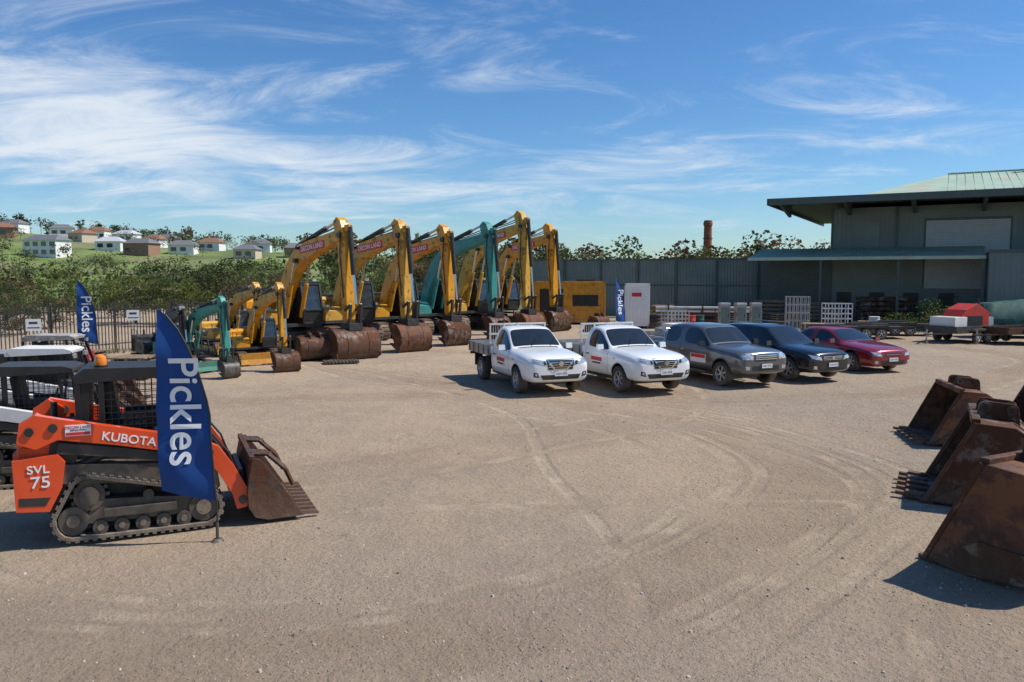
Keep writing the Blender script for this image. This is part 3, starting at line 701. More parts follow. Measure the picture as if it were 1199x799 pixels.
def mirrors(mb, x, y, z, m):
    for s in (-1, 1):
        mb.box((x, s*(y+.13), z+.02), (.11, .2, .15), m, top=(.8, .9)); mb.box((x-.0, s*(y+.03), z-.05), (.06, .1, .05), BLK)
        mb.box((x-.058, s*(y+.13), z+.02), (.005, .16, .11), CHR)

UTE = [(2.62, .50, .70, .80, .60, .93), (2.58, .40, .82, .90, .70, 1.03), (2.40, .36, .90, .98, .76, 1.10), (2.1, .36, .925, 1.02, .79, 1.15), (1.5, .36, .93, 1.06, .80, 1.19), (1.08, .36, .93, 1.09, .80, 1.22),
       (.98, .36, .93, 1.10, .79, 1.235), (.30, .34, .93, 1.12, .68, 1.73), (.05, .34, .93, 1.12, .67, 1.78), (-.35, .34, .93, 1.12, .67, 1.78), (-.50, .34, .93, 1.12, .68, 1.74), (-.56, .36, .91, 1.1, .70, 1.68)]
def ute_details(mb, patch, both, root):
    both([(.40, .86), (.84, .93), (.86, 1.06), (.46, .98)], 'f', HLT)
    both([(.42, .87), (.50, .885), (.5, .99), (.44, .975)], 'f', BLK, off=.010)
    patch([(-.36, .74), (.36, .74), (.42, 1.0), (-.42, 1.0)], 'f', BLK, off=.006)
    for z in (.80, .86, .92): patch([(-.36, z), (.36, z), (.37, z+.018), (-.37, z+.018)], 'f', CHR, off=.014)
    for s in (-1, 1): patch([(s*.16, .75), (s*.21, .74), (s*.42, 1.0), (s*.36, 1.0)], 'f', CHR, off=.02)
    patch([(-.2, .735), (.2, .735), (.2, .765), (-.2, .765)], 'f', CHR, off=.02); patch([(-.42, .995), (.42, .995), (.40, 1.025), (-.40, 1.025)], 'f', CHR, off=.02)
    mb.cyl((2.63, 0, .90), (2.66, 0, .90), .07, CHR, n=20)
    patch([(-.52, .47), (.52, .47), (.6, .60), (-.6, .60)], 'f', BLK, off=.006)
    both([(.62, .53), (.78, .56), (.78, .68), (.66, .66)], 'f', BLK, off=.006); both([(.67, .58), (.74, .59), (.74, .65), (.69, .64)], 'f', HLT, off=.012)
    plate(mb, patch, root, 2.655, .63)
    both([(.98, .42), (.992, .42), (.992, 1.12), (.98, 1.12)], 'l', BLK, off=.003, nu=2, nv=12); both([(-.34, .42), (-.328, .42), (-.328, 1.12), (-.34, 1.12)], 'l', BLK, off=.003, nu=2, nv=12)
    both([(-.28, .93), (-.1, .93), (-.1, .965), (-.28, .965)], 'l', BLK, off=.02, nu=3, nv=2)
    both([(.0, .66), (.70, .66), (.70, .90), (.0, .90)], 'l', SGN, off=.005)
    both([(.03, .78), (.67, .78), (.67, .89), (.03, .89)], 'l', REDL, off=.009); both([(.10, .69), (.60, .69), (.60, .74), (.10, .74)], 'l', BLK, off=.009)
    both([(-.5, .34), (1.2, .34), (1.2, .40), (-.5, .40)], 'l', BLK, off=.006)
    both([(1.32, .92), (1.42, .92), (1.42, .95), (1.32, .95)], 'l', AMB, off=.01, nu=2, nv=2)
    patch([(1.0, -.62), (1.08, -.60), (1.08, .60), (1.0, .62)], 't', BLK, off=.006)
    mirrors(mb, .80, .93, 1.20, WHT)
    for s in (-1, 1): mb.bar((1.02, s*.30+.1, 1.27), (.72, s*.30+.35, 1.47), .012, BLK)
    mb.bb(-2.65, -.62, -.93, .93, .86, .92, ALU); mb.bb(-2.6, -.62, -.35, -.25, .55, .86, DRK); mb.bb(-2.6, -.62, .25, .35, .55, .86, DRK)
    for s in (-1, 1):
        mb.bb(-2.66, -.63, s*.93, s*.965, .84, 1.16, ALU)
        for i in range(5): mb.bb(-2.6+i*.48, -2.56+i*.48, s*.965, s*.98, .84, 1.16, DRK)
        mb.bb(-2.66, -.63, s*.965, s*.975, 1.09, 1.15, ALU)
        for x in (-.95, -2.05):
            mb.box((x if x > -1 else x-.05, s*.80, .62), (.03, .26, .42), BLK)
    mb.bb(-2.70, -2.66, -.93, .93, .84, 1.16, ALU)
    for y in (-.9, -.45, 0, .45, .9): mb.bar((-.66, y, .9), (-.66, y, 1.78), .045, WHT2)
    for z in (1.2, 1.5, 1.80): mb.bar((-.66, -.93, z), (-.66, .93, z), .05, WHT2)
    for i in range(24): mb.bar((-.655, -.88+i*.077, 1.2), (-.655, -.88+i*.077, 1.8), .01, WHT2)
    mb.bb(-1.3, -.9, .35, .85, .92, 1.15, DRK)
    mb.bb(-2.72, -2.66, -.9, -.7, .72, .8, TLT); mb.bb(-2.72, -2.66, .7, .9, .72, .8, TLT)
h1 = atan2(-.94, .35)
road_vehicle('white_utility_truck', UTE, [(6, 7, 'top'), (6, 9, 'side')], (1.62, -1.52), .375, (.41, 23.93, 0), h1, WHT, ute_details)
road_vehicle('white_utility_truck', UTE, [(6, 7, 'top'), (6, 9, 'side')], (1.62, -1.52), .375, (3.22, 24.15, 0), h1+.04, WHT, ute_details)

DC = [(2.50, .52, .72, .84, .62, .96), (2.46, .42, .84, .92, .72, 1.06), (2.28, .38, .90, .98, .76, 1.11), (2.0, .38, .92, 1.02, .79, 1.14), (1.5, .38, .925, 1.06, .80, 1.17), (1.12, .38, .925, 1.09, .80, 1.20),
      (1.02, .38, .925, 1.10, .79, 1.215), (.42, .36, .925, 1.12, .68, 1.70), (.2, .36, .925, 1.12, .67, 1.75), (-.36, .36, .925, 1.12, .67, 1.77), (-.46, .36, .925, 1.12, .67, 1.77), (-1.12, .36, .925, 1.12, .67, 1.74),
      (-1.30, .38, .92, 1.12, .70, 1.66), (-1.38, .40, .92, 1.05, .80, 1.17), (-1.6, .42, .92, 1.04, .82, 1.14), (-2.4, .45, .91, 1.04, .82, 1.14), (-2.52, .5, .89, 1.02, .80, 1.12)]
def dc_details(mb, patch, both, root):
    both([(.46, .84), (.82, .86), (.86, 1.04), (.48, 1.03)], 'f', HLT)
    patch([(-.40, .80), (.40, .80), (.42, 1.02), (-.42, 1.02)], 'f', BLK, off=.006)
    for z in (.84, .895, .95): patch([(-.40, z), (.40, z), (.40, z+.03), (-.40, z+.03)], 'f', CHR, off=.014)
    patch([(-.42, 1.01), (.42, 1.01), (.42, 1.04), (-.42, 1.04)], 'f', CHR, off=.016)
    patch([(-.5, .52), (.5, .52), (.5, .66), (-.5, .66)], 'f', BLK, off=.006); both([(.6, .54), (.74, .56), (.74, .66), (.6, .66)], 'f', HLT, off=.008)
    plate(mb, patch, root, 2.54, .66)
    for x in (1.04, -.40, -1.22): both([(x, .44), (x+.012, .44), (x+.012, 1.14), (x, 1.14)], 'l', BLK, off=.003, nu=2, nv=12)
    for x in (-.34, -1.16): both([(x, .96), (x+.18, .96), (x+.18, .99), (x, .99)], 'l', CHR, off=.02, nu=3, nv=2)
    both([(.15, .62), (.9, .62), (.9, .88), (.15, .88)], 'l', SGN, off=.005); both([(.18, .76), (.87, .76), (.87, .87), (.18, .87)], 'l', REDL, off=.009)
    both([(-1.1, .36), (1.15, .36), (1.15, .43), (-1.1, .43)], 'l', BLK, off=.006)
    mb.bb(-1.0, 1.0, .94, 1.02, .36, .41, DRK); mb.bb(-1.0, 1.0, -1.02, -.94, .36, .41, DRK)
    patch([(1.04, -.62), (1.12, -.60), (1.12, .60), (1.04, .62)], 't', BLK, off=.006)
    mirrors(mb, .84, .92, 1.20, BLK)
    patch([(-2.4, -.7), (-1.45, -.7), (-1.45, .7), (-2.4, .7)], 't', BLK, off=.012)
    mb.tube([(-1.5, -.72, 1.12), (-1.62, -.6, 1.5), (-1.62, .6, 1.5), (-1.5, .72, 1.12)], .035, CHR, n=10)
h3 = atan2(-.91, .42)
road_vehicle('grey_pickup_truck', DC, [(6, 7, 'top'), (6, 9, 'side'), (10, 12, 'side')], (1.60, -1.45), .375, (6.36, 25.35, 0), h3, GRYC, dc_details)

SUV = [(2.40, .42, .66, .66, .56, .80), (2.36, .30, .82, .78, .68, .91), (2.15, .27, .90, .86, .74, .98), (1.8, .27, .93, .93, .78, 1.03), (1.4, .27, .94, .97, .79, 1.07), (1.08, .27, .94, 1.0, .79, 1.10),
       (.96, .27, .94, 1.01, .78, 1.12), (.18, .27, .94, 1.03, .66, 1.60), (-.05, .27, .94, 1.03, .65, 1.64), (-.42, .27, .94, 1.04, .65, 1.66), (-.54, .27, .94, 1.04, .65, 1.66), (-1.28, .27, .94, 1.05, .63, 1.65), (-1.40, .28, .94, 1.05, .63, 1.645),
       (-2.0, .33, .92, 1.06, .60, 1.60), (-2.2, .36, .90, 1.05, .60, 1.54), (-2.38, .42, .86, .98, .66, 1.10), (-2.44, .46, .82, .9, .64, 1.02)]
def suv_details(mb, patch, both, root):
    both([(.44, .68), (.80, .74), (.82, .86), (.5, .80)], 'f', HLT)
    patch([(-.40, .67), (.40, .67), (.42, .80), (-.42, .80)], 'f', BLK, off=.006)
    for z in (.69, .735, .78): patch([(-.40, z), (.40, z), (.40, z+.018), (-.40, z+.018)], 'f', CHR, off=.012)
    mb.cyl((2.41, 0, .74), (2.43, 0, .74), .05, CHR, n=20)
    patch([(-.5, .36), (.5, .36), (.56, .52), (-.56, .52)], 'f', BLK, off=.006); both([(.62, .40), (.76, .43), (.76, .52), (.64, .52)], 'f', HLT, off=.008)
    plate(mb, patch, root, 2.425, .54)
    for x in (1.02, -.48, -1.3): both([(x, .36), (x+.01, .36), (x+.01, 1.04), (x, 1.04)], 'l', BLK, off=.003, nu=2, nv=12)
    for x in (-.40, -1.22): both([(x, .86), (x+.18, .86), (x+.18, .89), (x, .89)], 'l', CHR, off=.02, nu=3, nv=2)
    both([(-1.0, .28), (1.0, .28), (1.0, .36), (-1.0, .36)], 'l', BLK, off=.006)
    both([(.55, .80), (.86, .80), (.8, .94), (.6, .94)], 'b', TLT)
    for s in (-1, 1): mb.tube([(.0, s*.60, 1.66), (-.1, s*.60, 1.70), (-1.6, s*.58, 1.70), (-1.7, s*.58, 1.66)], .018, ALU, n=8)
    patch([(1.0, -.62), (1.06, -.60), (1.06, .60), (1.0, .62)], 't', BLK, off=.006)
    mirrors(mb, .72, .92, 1.10, BLKC)
h4 = atan2(-.90, .44)
road_vehicle('dark_suv', SUV, [(6, 7, 'top'), (6, 9, 'side'), (10, 11, 'side'), (12, 13, 'side')], (1.45, -1.42), .365, (8.85, 26.6, 0), h4, BLKC, suv_details)

SED = [(2.42, .36, .66, .58, .56, .68), (2.38, .24, .82, .68, .68, .78), (2.18, .20, .89, .76, .74, .85), (1.8, .19, .92, .82, .78, .91), (1.4, .19, .93, .86, .79, .95), (1.05, .19, .93, .89, .78, .98),
       (.95, .19, .93, .90, .77, 1.0), (.15, .19, .93, .92, .62, 1.37), (-.1, .19, .93, .92, .61, 1.41), (-.42, .19, .93, .93, .61, 1.43), (-.52, .19, .93, .93, .61, 1.43), (-1.02, .20, .93, .94, .60, 1.40),
       (-1.72, .22, .92, .95, .70, 1.06), (-1.85, .24, .91, .94, .72, 1.03), (-2.3, .28, .88, .92, .72, 1.01), (-2.45, .36, .82, .84, .66, .95)]
def sed_details(mb, patch, both, root):
    both([(.48, .56), (.80, .62), (.82, .73), (.54, .68)], 'f', HLT)
    patch([(-.32, .58), (.32, .58), (.36, .68), (-.36, .68)], 'f', BLK, off=.006); patch([(-.33, .62), (.33, .62), (.33, .635), (-.33, .635)], 'f', CHR, off=.012)
    patch([(-.46, .28), (.46, .28), (.56, .43), (-.56, .43)], 'f', BLK, off=.006); both([(.62, .32), (.76, .35), (.76, .43), (.64, .43)], 'f', HLT, off=.008)
    plate(mb, patch, root, 2.435, .46)
    for x in (1.0, -.48, -1.28): both([(x, .28), (x+.01, .28), (x+.01, .92), (x, .92)], 'l', BLK, off=.003, nu=2, nv=12)
    for x in (-.40, -1.2): both([(x, .76), (x+.18, .76), (x+.18, .79), (x, .79)], 'l', REDC, off=.02, nu=3, nv=2)
    both([(.5, .72), (.84, .72), (.78, .86), (.55, .86)], 'b', TLT)
    patch([(.98, -.62), (1.04, -.60), (1.04, .60), (.98, .62)], 't', BLK, off=.006)
    mirrors(mb, .68, .90, .98, REDC)
h5 = atan2(-.93, .36)
road_vehicle('maroon_sedan', SED, [(6, 7, 'top'), (6, 9, 'side'), (10, 12, 'side'), (11, 12, 'top')], (1.45, -1.40), .335, (11.95, 28.9, 0), h5, REDC, sed_details)

# ------------------------------------------------------------------ fences
def palisade(p0, p1, name='palisade_fence'):
    p0, p1 = Vector(p0), Vector(p1); L = (p1-p0).length; a = atan2((p1-p0).y, (p1-p0).x)
    mb = MB(); n = int(L/.15)
    for i in range(n):
        x = i*.15; mb.box((x, 0, 1.08), (.045, .012, 2.0), DRK); mb.box((x, 0, 2.12), (.045, .012, .09), DRK, top=(.1, 1))
    for z in (.35, 1.8): mb.bb(0, L, .008, .05, z, z+.05, DRK)
    x = 0
    while x < L: mb.bb(x, x+.08, .02, .10, 0, 2.2, DRK); x += 2.75
    return mb.obj(name, (p0.x, p0.y, 0), a)
palisade((-25, 19.5, 0), (-4.5, 56, 0)); palisade((-4.5, 56, 0), (2.0, 65.5, 0))
def rib_wall(name, p0, p1, h, m, post=3.0, rib=.22, rail=True):
    p0, p1 = Vector(p0), Vector(p1); L = (p1-p0).length; a = atan2((p1-p0).y, (p1-p0).x); mb = MB()
    n = int(L/rib); vs = []; fs = []
    for i in range(n):
        for u, d in ((0, 0), (.55, 0), (.65, .04), (.9, .04)):
            x = (i+u)*rib; vs += [(x, -d, 0), (x, -d, h)]
    for i in range(len(vs)//2-1): fs.append((2*i, 2*i+2, 2*i+3, 2*i+1))
    mb.add(vs, fs, m)
    mb.bb(0, L, .005, .06, 0, h, m)
    if post:
        x = 0
        while x < L+.1: mb.bb(x-.07, x+.07, -.16, -.05, 0, h+.12, FASC); x += post
    if rail: mb.bb(0, L, -.12, .08, h, h+.10, FASC); mb.bb(0, L, -.09, -.045, h*.55, h*.55+.1, FASC)
    return mb.obj(name, (p0.x, p0.y, 0), a)
rib_wall('green_sheet_fence', (1.5, 66, 0), (20.5, 58.6, 0), 4.45, GRNF)

# ------------------------------------------------------------------ warehouse
mb = MB(); L = 46
def ribs(s0, s1, n, z0, z1, m, rib=.3):
    k = int((s1-s0)/rib)
    for i in range(k): mb.bb(s0+i*rib, s0+i*rib+.08, n-.035, n+.001, z0, z1, m)
mb.bb(3.5, L, 4.0, 26, 0, 7.9, GRNW); ribs(3.5, 30, 4.0, 4.9, 7.9, GRNW)
for i in range(30): mb.bb(3.465, 3.5, 4.3+i*.7, 4.4+i*.7, 0, 7.9, GRNW)
mb.bb(9.3, 14.3, 3.93, 4.02, 2.4, 7.05, FASC)
for i in range(39): mb.bb(9.42, 14.18, 3.88+.02*(i % 2), 3.93, 2.4+i*.115, 2.5+i*.115, DOORM)
mb.bb(3.5, 3.62, 3.9, 3.97, 0, 7.9, FASC); mb.bb(7.6, 7.7, 3.85, 3.95, 4.9, 7.9, FASC); mb.bb(15.4, 15.5, 3.85, 3.95, 4.9, 7.9, FASC)
mb.bb(5.0, 6.6, 3.93, 3.97, 5.3, 6.9, GRNF); mb.bb(L-26, L-20, 3.9, 4.0, 5.2, 7.2, DOORM)
mb.bb(0, L, 0, 26.5, 8.22, 8.30, SOFF)
mb.bb(-.05, L, -.12, 0, 7.98, 8.42, FASC); mb.bb(-.12, 0, -.12, 26.6, 7.98, 8.42, FASC)
vs = [(.0, .02, 8.43), (L, .02, 8.43), (L, 13.5, 9.0), (.0, 13.5, 8.6), (.0, 26.5, 8.43), (L, 26.5, 8.43)]
mb.add(vs, [(0, 1, 2, 3), (3, 2, 5, 4)], FASC)
vs = [(5.8, .5, 8.47), (L, .5, 8.47), (L, 10.5, 10.65), (10.5, 10.5, 10.55), (10.5, 24, 8.6), (L, 24, 8.6)]
mb.add(vs, [(0, 1, 2, 3), (3, 2, 5, 4), (0, 3, 4)], ROOFL)
for i in range(70): mb.bar((10.6+i*.5, .5, 8.48), (10.6+i*.5, 10.5, 10.60), .025, ROOFL)
mb.bar((10.5, 10.5, 10.58), (L, 10.5, 10.68), .14, ROOFL)
for i in range(12):
    s = .6+i*4.0
    mb.add([(s, 0, 8.02), (s, 0, 8.21), (s, 4, 8.21), (s, 4, 7.4), (s+.2, 0, 8.02), (s+.2, 0, 8.21), (s+.2, 4, 8.21), (s+.2, 4, 7.4)], [(0, 1, 2, 3), (7, 6, 5, 4), (0, 4, 5, 1), (0, 3, 7, 4)], FASC)
mb.cyl((15.5, 10, 10.4), (15.5, 10, 11.5), .16, DRK); mb.lathe([(.3, 1.45), (.3, 1.65), (.0, 1.8)], (15.5, 10, 10), DRK, axis='z')
vs = [(-1.2, -.6, 4.42), (12.8, -.6, 4.42), (12.8, 3.86, 5.15), (-1.2, 3.86, 5.15)]
vs += [(x, y, z-.06) for x, y, z in vs]
mb.add(vs, [(0, 1, 2, 3), (7, 6, 5, 4), (0, 4, 5, 1), (1, 5, 6, 2), (2, 6, 7, 3), (3, 7, 4, 0)], ROOFL)
for i in range(70): mb.bar((-1.1+i*.2, -.6, 4.44), (-1.1+i*.2, 3.86, 5.17), .035, ROOFL)
mb.bb(-1.2, 12.8, -.66, -.60, 4.26, 4.46, ROOFL)
for s in (-1, 3.4, 8, 12.6): mb.bb(s, s+.15, -.45, -.3, 0, 4.36, FASC)
mb.bb(-1.2, 3.5, 3.9, 4.0, 0, 4.9, FASC)
for i in range(4): mb.bb(4+i*2.1, 4.9+i*2.1, 3.9, 3.99, 0, 2.1, BLK)
mb.bb(12.95, 30, -1, 4, 0, 4.65, GRNW); ribs(12.95, 30, -1, 0, 4.65, GRNW, .28); mb.bb(12.9, 30, -1.08, -1.0, 4.6, 4.8, FASC)
mb.bb(12.9, 12.95, -1, 3.8, 0, 4.7, FASC)
mb.obj('green_warehouse', (17.4, 54.5, 0), radians(-28.85))

def stack(name, loc, rz, w, d, h, m, n=6):
    mb = MB()
    for i in range(n):
        z = h*i/n
        for k in range(5): mb.bb(-w/2+random.uniform(-.05, .05), w/2+random.uniform(-.05, .05), -d/2+k*d/5+.01, -d/2+(k+1)*d/5-.02, z+.06, z+h/n-.02, m)
        for x in (-w*.35, 0, w*.35): mb.bb(x-.05, x+.05, -d/2, d/2, z, z+.06, m)
    mb.obj(name, loc, rz, bevel=.005)
for (x, y, w_, d, h, m, nm) in [(20.5, 54.0, 3.5, 1.2, 1.5, WOOD, 'timber_stack'), (24.2, 51.8, 3.2, 1.2, 1.9, RUST3, 'steel_stack'), (27.5, 50.4, 2.2, 1.2, 1.2, WOOD, 'timber_stack'), (18.0, 51.5, 2.6, 1.1, .8, WOOD, 'timber_stack'),
                           (15.2, 53.5, 3.0, 1.2, .9, GALV, 'steel_stack'), (12.5, 55.5, 3.4, 1.2, 1.0, DRK, 'steel_stack'), (22, 47.5, 2.4, 1.2, .55, WOOD, 'pallet_stack'), (-12.2, 25.6, 1.2, 1.2, .7, WOOD, 'pallet_stack'), (-14.9, 27.5, 1.3, 1.2, .7, WOOD, 'pallet_stack'),
                           (-16.2, 25.0, 1.8, 1.2, .9, GALV, 'steel_stack'), (10.0, 53.0, 1.3, 1.2, 1.3, WOOD, 'pallet_stack'), (17.5, 55.3, 2.5, 1.2, 1.6, WOOD, 'timber_stack'), (16.4, 43.2, 1.2, 1.2, .7, WOOD, 'pallet_stack')]:
    stack(nm, (x, y, 0), radians(random.uniform(-30, 0)), w_, d, h, m)

def rack(name, loc, rz, w, d, h, m, nx=5, nz=4):
    mb = MB()
    for y in (0, d):
        for i in range(nx+1): mb.bar((w*i/nx, y, 0), (w*i/nx, y, h), .05, m)
        for k in range(nz+1): mb.bar((0, y, .1+(h-.1)*k/nz), (w, y, .1+(h-.1)*k/nz), .04, m)
    for i in (0, nx):
        for k in range(nz+1): mb.bar((w*i/nx, 0, .1+(h-.1)*k/nz), (w*i/nx, d, .1+(h-.1)*k/nz), .04, m)
    mb.obj(name, loc, rz)
rack('stillage_cage', (16.3, 47.3, 0), radians(-15), 1.3, 1.0, 2.0, GALV, 6, 4)
rack('stillage_cage', (18.5, 47.0, 0), radians(-10), 1.5, 1.0, 1.6, WHT2, 4, 5)
rack('stillage_cage', (11.0, 50, 0), radians(-15), 3.4, 1.0, 1.1, RUST2, 4, 3)
rack('stillage_cage', (9.0, 46, 0), radians(10), 1.3, 1.0, 1.2, GALV, 6, 5)
mb = MB()
for i in range(9):
    mb.cyl((-3, (i % 3)*.22, .75+(i//3)*.2), (3+random.uniform(-.4, .4), (i % 3)*.22, .75+(i//3)*.2), .09, random.choice([GALV, RUST2, WHT2]), n=10)
for x in (-2.2, 0, 2.2): mb.bar((x, -.2, .6), (x, .9, .6), .1, DRK); mb.bar((x, -.1, 0), (x, -.1, 1.4), .08, DRK); mb.bar((x, .75, 0), (x, .75, 1.4), .08, DRK)
mb.obj('pipe_rack', (12.4, 51.8, 0), radians(-8))
for x, y in ((12.6, 47.3), (13.5, 47.1), (14.5, 47.4)):
    mb = MB(); mb.bb(-.3, .3, -.25, .25, .1, 1.55, CONC); mb.bb(-.25, .25, -.28, -.25, .3, 1.4, GRNF); mb.bb(-.28, .28, -.23, .23, 0, .1, DRK); mb.box((0, 0, 1.6), (.64, .54, .1), GALV, top=(.9, .9)); mb.bb(.15, .19, -.30, -.28, .8, 1.0, BLK)
    mb.obj('steel_cabinet', (x, y, 0), random.uniform(-.3, .2), bevel=.01)
for x, y in ((8.9, 49.5), (19.8, 49.3)):
    mb = MB()
    for i in range(4): mb.lathe([(.22, .02), (.42, 0), (.46, .06), (.46, .16), (.42, .22), (.22, .20)], (random.uniform(-.05, .05), 0, i*.22), RUB, axis='z', n=20)
    mb.obj('tyre_stack', (x, y, 0))
for x, y, m in ((10.6, 47.2, REDM), (11.2, 47.6, TARP), (20.9, 45.9, WHT2), (-13.6, 25.2, REDM)):
    mb = MB(); mb.lathe([(0, 0), (.29, 0), (.30, .02), (.29, .3), (.305, .32), (.29, .34), (.29, .58), (.305, .6), (.29, .62), (.29, .88), (.3, .9), (.28, .89), (0, .88)], (0, 0, 0), m, axis='z', n=22)
    mb.obj('steel_drum', (x, y, 0))

def container(name, loc, rz, w, d, h, m, dark=False):
    mb = MB(); mb.bb(0, w, 0, d, .15, h, m)
    n = int(w/.25)
    for i in range(n): mb.bb(.12+i*(w-.2)/n, .22+i*(w-.2)/n, -.03, 0, .35, h-.2, m)
    for x in (0, w-.1): mb.bb(x, x+.1, -.045, .05, .1, h+.02, m)
    mb.bb(0, w, -.045, .05, .12, .3, m); mb.bb(0, w, -.045, .05, h-.15, h+.02, m)
    if dark: mb.bb(w*.1, w*.42, -.055, -.03, .8, h-.5, BLK); mb.bb(w*.55, w*.9, -.055, -.03, 1.2, h-.9, BLK); mb.bb(w*.2, w*.3, .5, .9, h, h+.3, DRK); mb.bb(w*.6, w*.85, .3, 1.2, h, h+.15, DRK)
    for x in (.2, w-.35): mb.bb(x, x+.15, 0, d, 0, .15, DRK)
    return mb.obj(name, loc, rz, bevel=.012)
container('yellow_generator_container', (1.4, 54, 0), radians(-6), 4.9, 2.4, 2.85, YEL, dark=True)
o = container('white_container', (7.0, 49.6, 0), radians(-10), 1.55, 2.2, 2.75, WHT)
m2 = MB(); m2.bb(.40, 1.10, -.075, -.05, 1.7, 2.3, SGN); m2.bb(.45, 1.05, -.08, -.0755, 1.95, 2.2, REDL); m2.obj('sign_plate', parent=o)
container('white_container', (4.0, 58, 0), radians(-6), 2.6, 2.4, 2.7, WHT2)

def trailer(name, loc, rz, w=1.8, l=3.2, h=.35, m=DRK, load=None, scale=1):
    mb = MB(); mb.bb(-l/2, l/2, -w/2, w/2, .5, .58, m)
    for s in (-1, 1):
        mb.bb(-l/2, l/2, s*w/2, s*(w/2+.04), .5, .5+h, m)
        for x in (-.4, .35): wheel(mb, x, s*(w/2+.18), .3, .2, s, 5, True)
        mb.prism([(-.8, .62), (-.7, .72), (.65, .72), (.75, .62), (.7, .6), (-.75, .6)], s*(w/2+.05), s*(w/2+.3), m)
    mb.bb(-l/2-.04, -l/2, -w/2, w/2, .5, .5+h, m); mb.bb(l/2, l/2+.04, -w/2, w/2, .5, .5+h, m)
    for s in (-1, 1): mb.bar((l/2, s*w*.35, .5), (l/2+1.2, 0, .45), .07, m)
    mb.cyl((l/2+1.0, 0, 0.1), (l/2+1.0, 0, .7), .035, GALV); mb.cyl((l/2+1.0, -.04, .1), (l/2+1.0, .04, .1), .1, RUB)
    if load == 'chipper':
        mb.prism([(-1.2, .6), (.9, .6), (1.0, 1.1), (.5, 1.65), (-.4, 1.95), (-1.3, 1.5)], -.55, .55, REDM)
        mb.bb(-.7, .5, .55, .62, .75, 1.35, BLK); mb.bb(-.7, .5, -.62, -.55, .75, 1.35, BLK)
        mb.bb(.6, 1.5, -.7, .7, .62, 1.3, WHT2); mb.bb(-1.65, -1.25, -.55, .55, .6, 1.25, GALV); mb.cyl((-.9, .2, 1.6), (-.9, .2, 2.2), .05, DRK)
    if load == 'box': mb.bb(-1.2, .4, -.7, .7, .6, 1.25, WHT2); mb.bb(.5, 1.2, -.6, .6, .6, 1.0, GALV)
    mb.obj(name, loc, rz, bevel=.01, scale=scale)
trailer('red_wood_chipper', (22.3, 39.4, 0), radians(205), load='chipper', scale=.97)
trailer('box_trailer', (24.6, 38.6, 0), radians(195), m=RUST2, scale=.95)
trailer('box_trailer', (18.6, 41.8, 0), radians(175), l=4.2, h=.15, m=DRK)
trailer('box_trailer', (21.4, 44.3, 0), radians(170), l=4.2, h=.15, m=DRK)
trailer('box_trailer', (7.2, 33.8, 0), radians(110), load='box', m=GALV)
mb = MB(); vs = []
for i in range(13):
    for j in range(9):
        x = -2.2+4.4*i/12; y = -1.1+2.2*j/8; e = min(1, (1-abs(y)/1.1)*4)*min(1, (1-abs(x)/2.2)*5+.15)
        vs.append((x, y, .9+1.0*e+.1*sin(x*1.2+.5)+random.uniform(-.03, .03)))
mb.add(vs, [(i*9+j, (i+1)*9+j, (i+1)*9+j+1, i*9+j+1) for i in range(12) for j in range(8)], TARP, True)
mb.prism([(-2.2, 1.0), (2.2, 1.0), (1.9, .3), (-1.9, .3)], -1.08, 1.08, TARP)
for x in (-1.2, 1.2):
    for s in (-1, 1): wheel(mb, x, s*1.0, .4, .25, s, 5, True)
mb.obj('tarp_covered_trailer', (26.9, 42.2, 0), radians(-12))

for x, y, z in ((-17.7, 29.4, 1.45), (-16.0, 33.6, 1.6)):
    mb = MB(); mb.bb(-.25, .25, -.01, .01, -.22, .22, SGN); mb.bb(-.14, .14, -.014, -.0105, .04, .12, BLK); mb.bb(-.02, .02, .01, .03, -z, .22, GALV); mb.bb(-.2, .2, -.014, -.0105, -.12, -.08, BLK)
    mb.obj('fence_sign', (x, y, z), radians(20))

mb = MB(); mb.lathe([(.95, -2), (.72, 12.4), (.86, 12.5), (.86, 13.0), (.76, 13.1), (.76, 13.4), (.55, 13.4), (.55, 12)], (0, 0, 0), BRK, axis='z', n=20, smooth=False)
for z in (4, 7, 10): mb.lathe([(.9, z), (.9, z+.15)], (0, 0, 0), DRK, axis='z', n=20)
mb.obj('brick_chimney', (36.6, 150, 0))

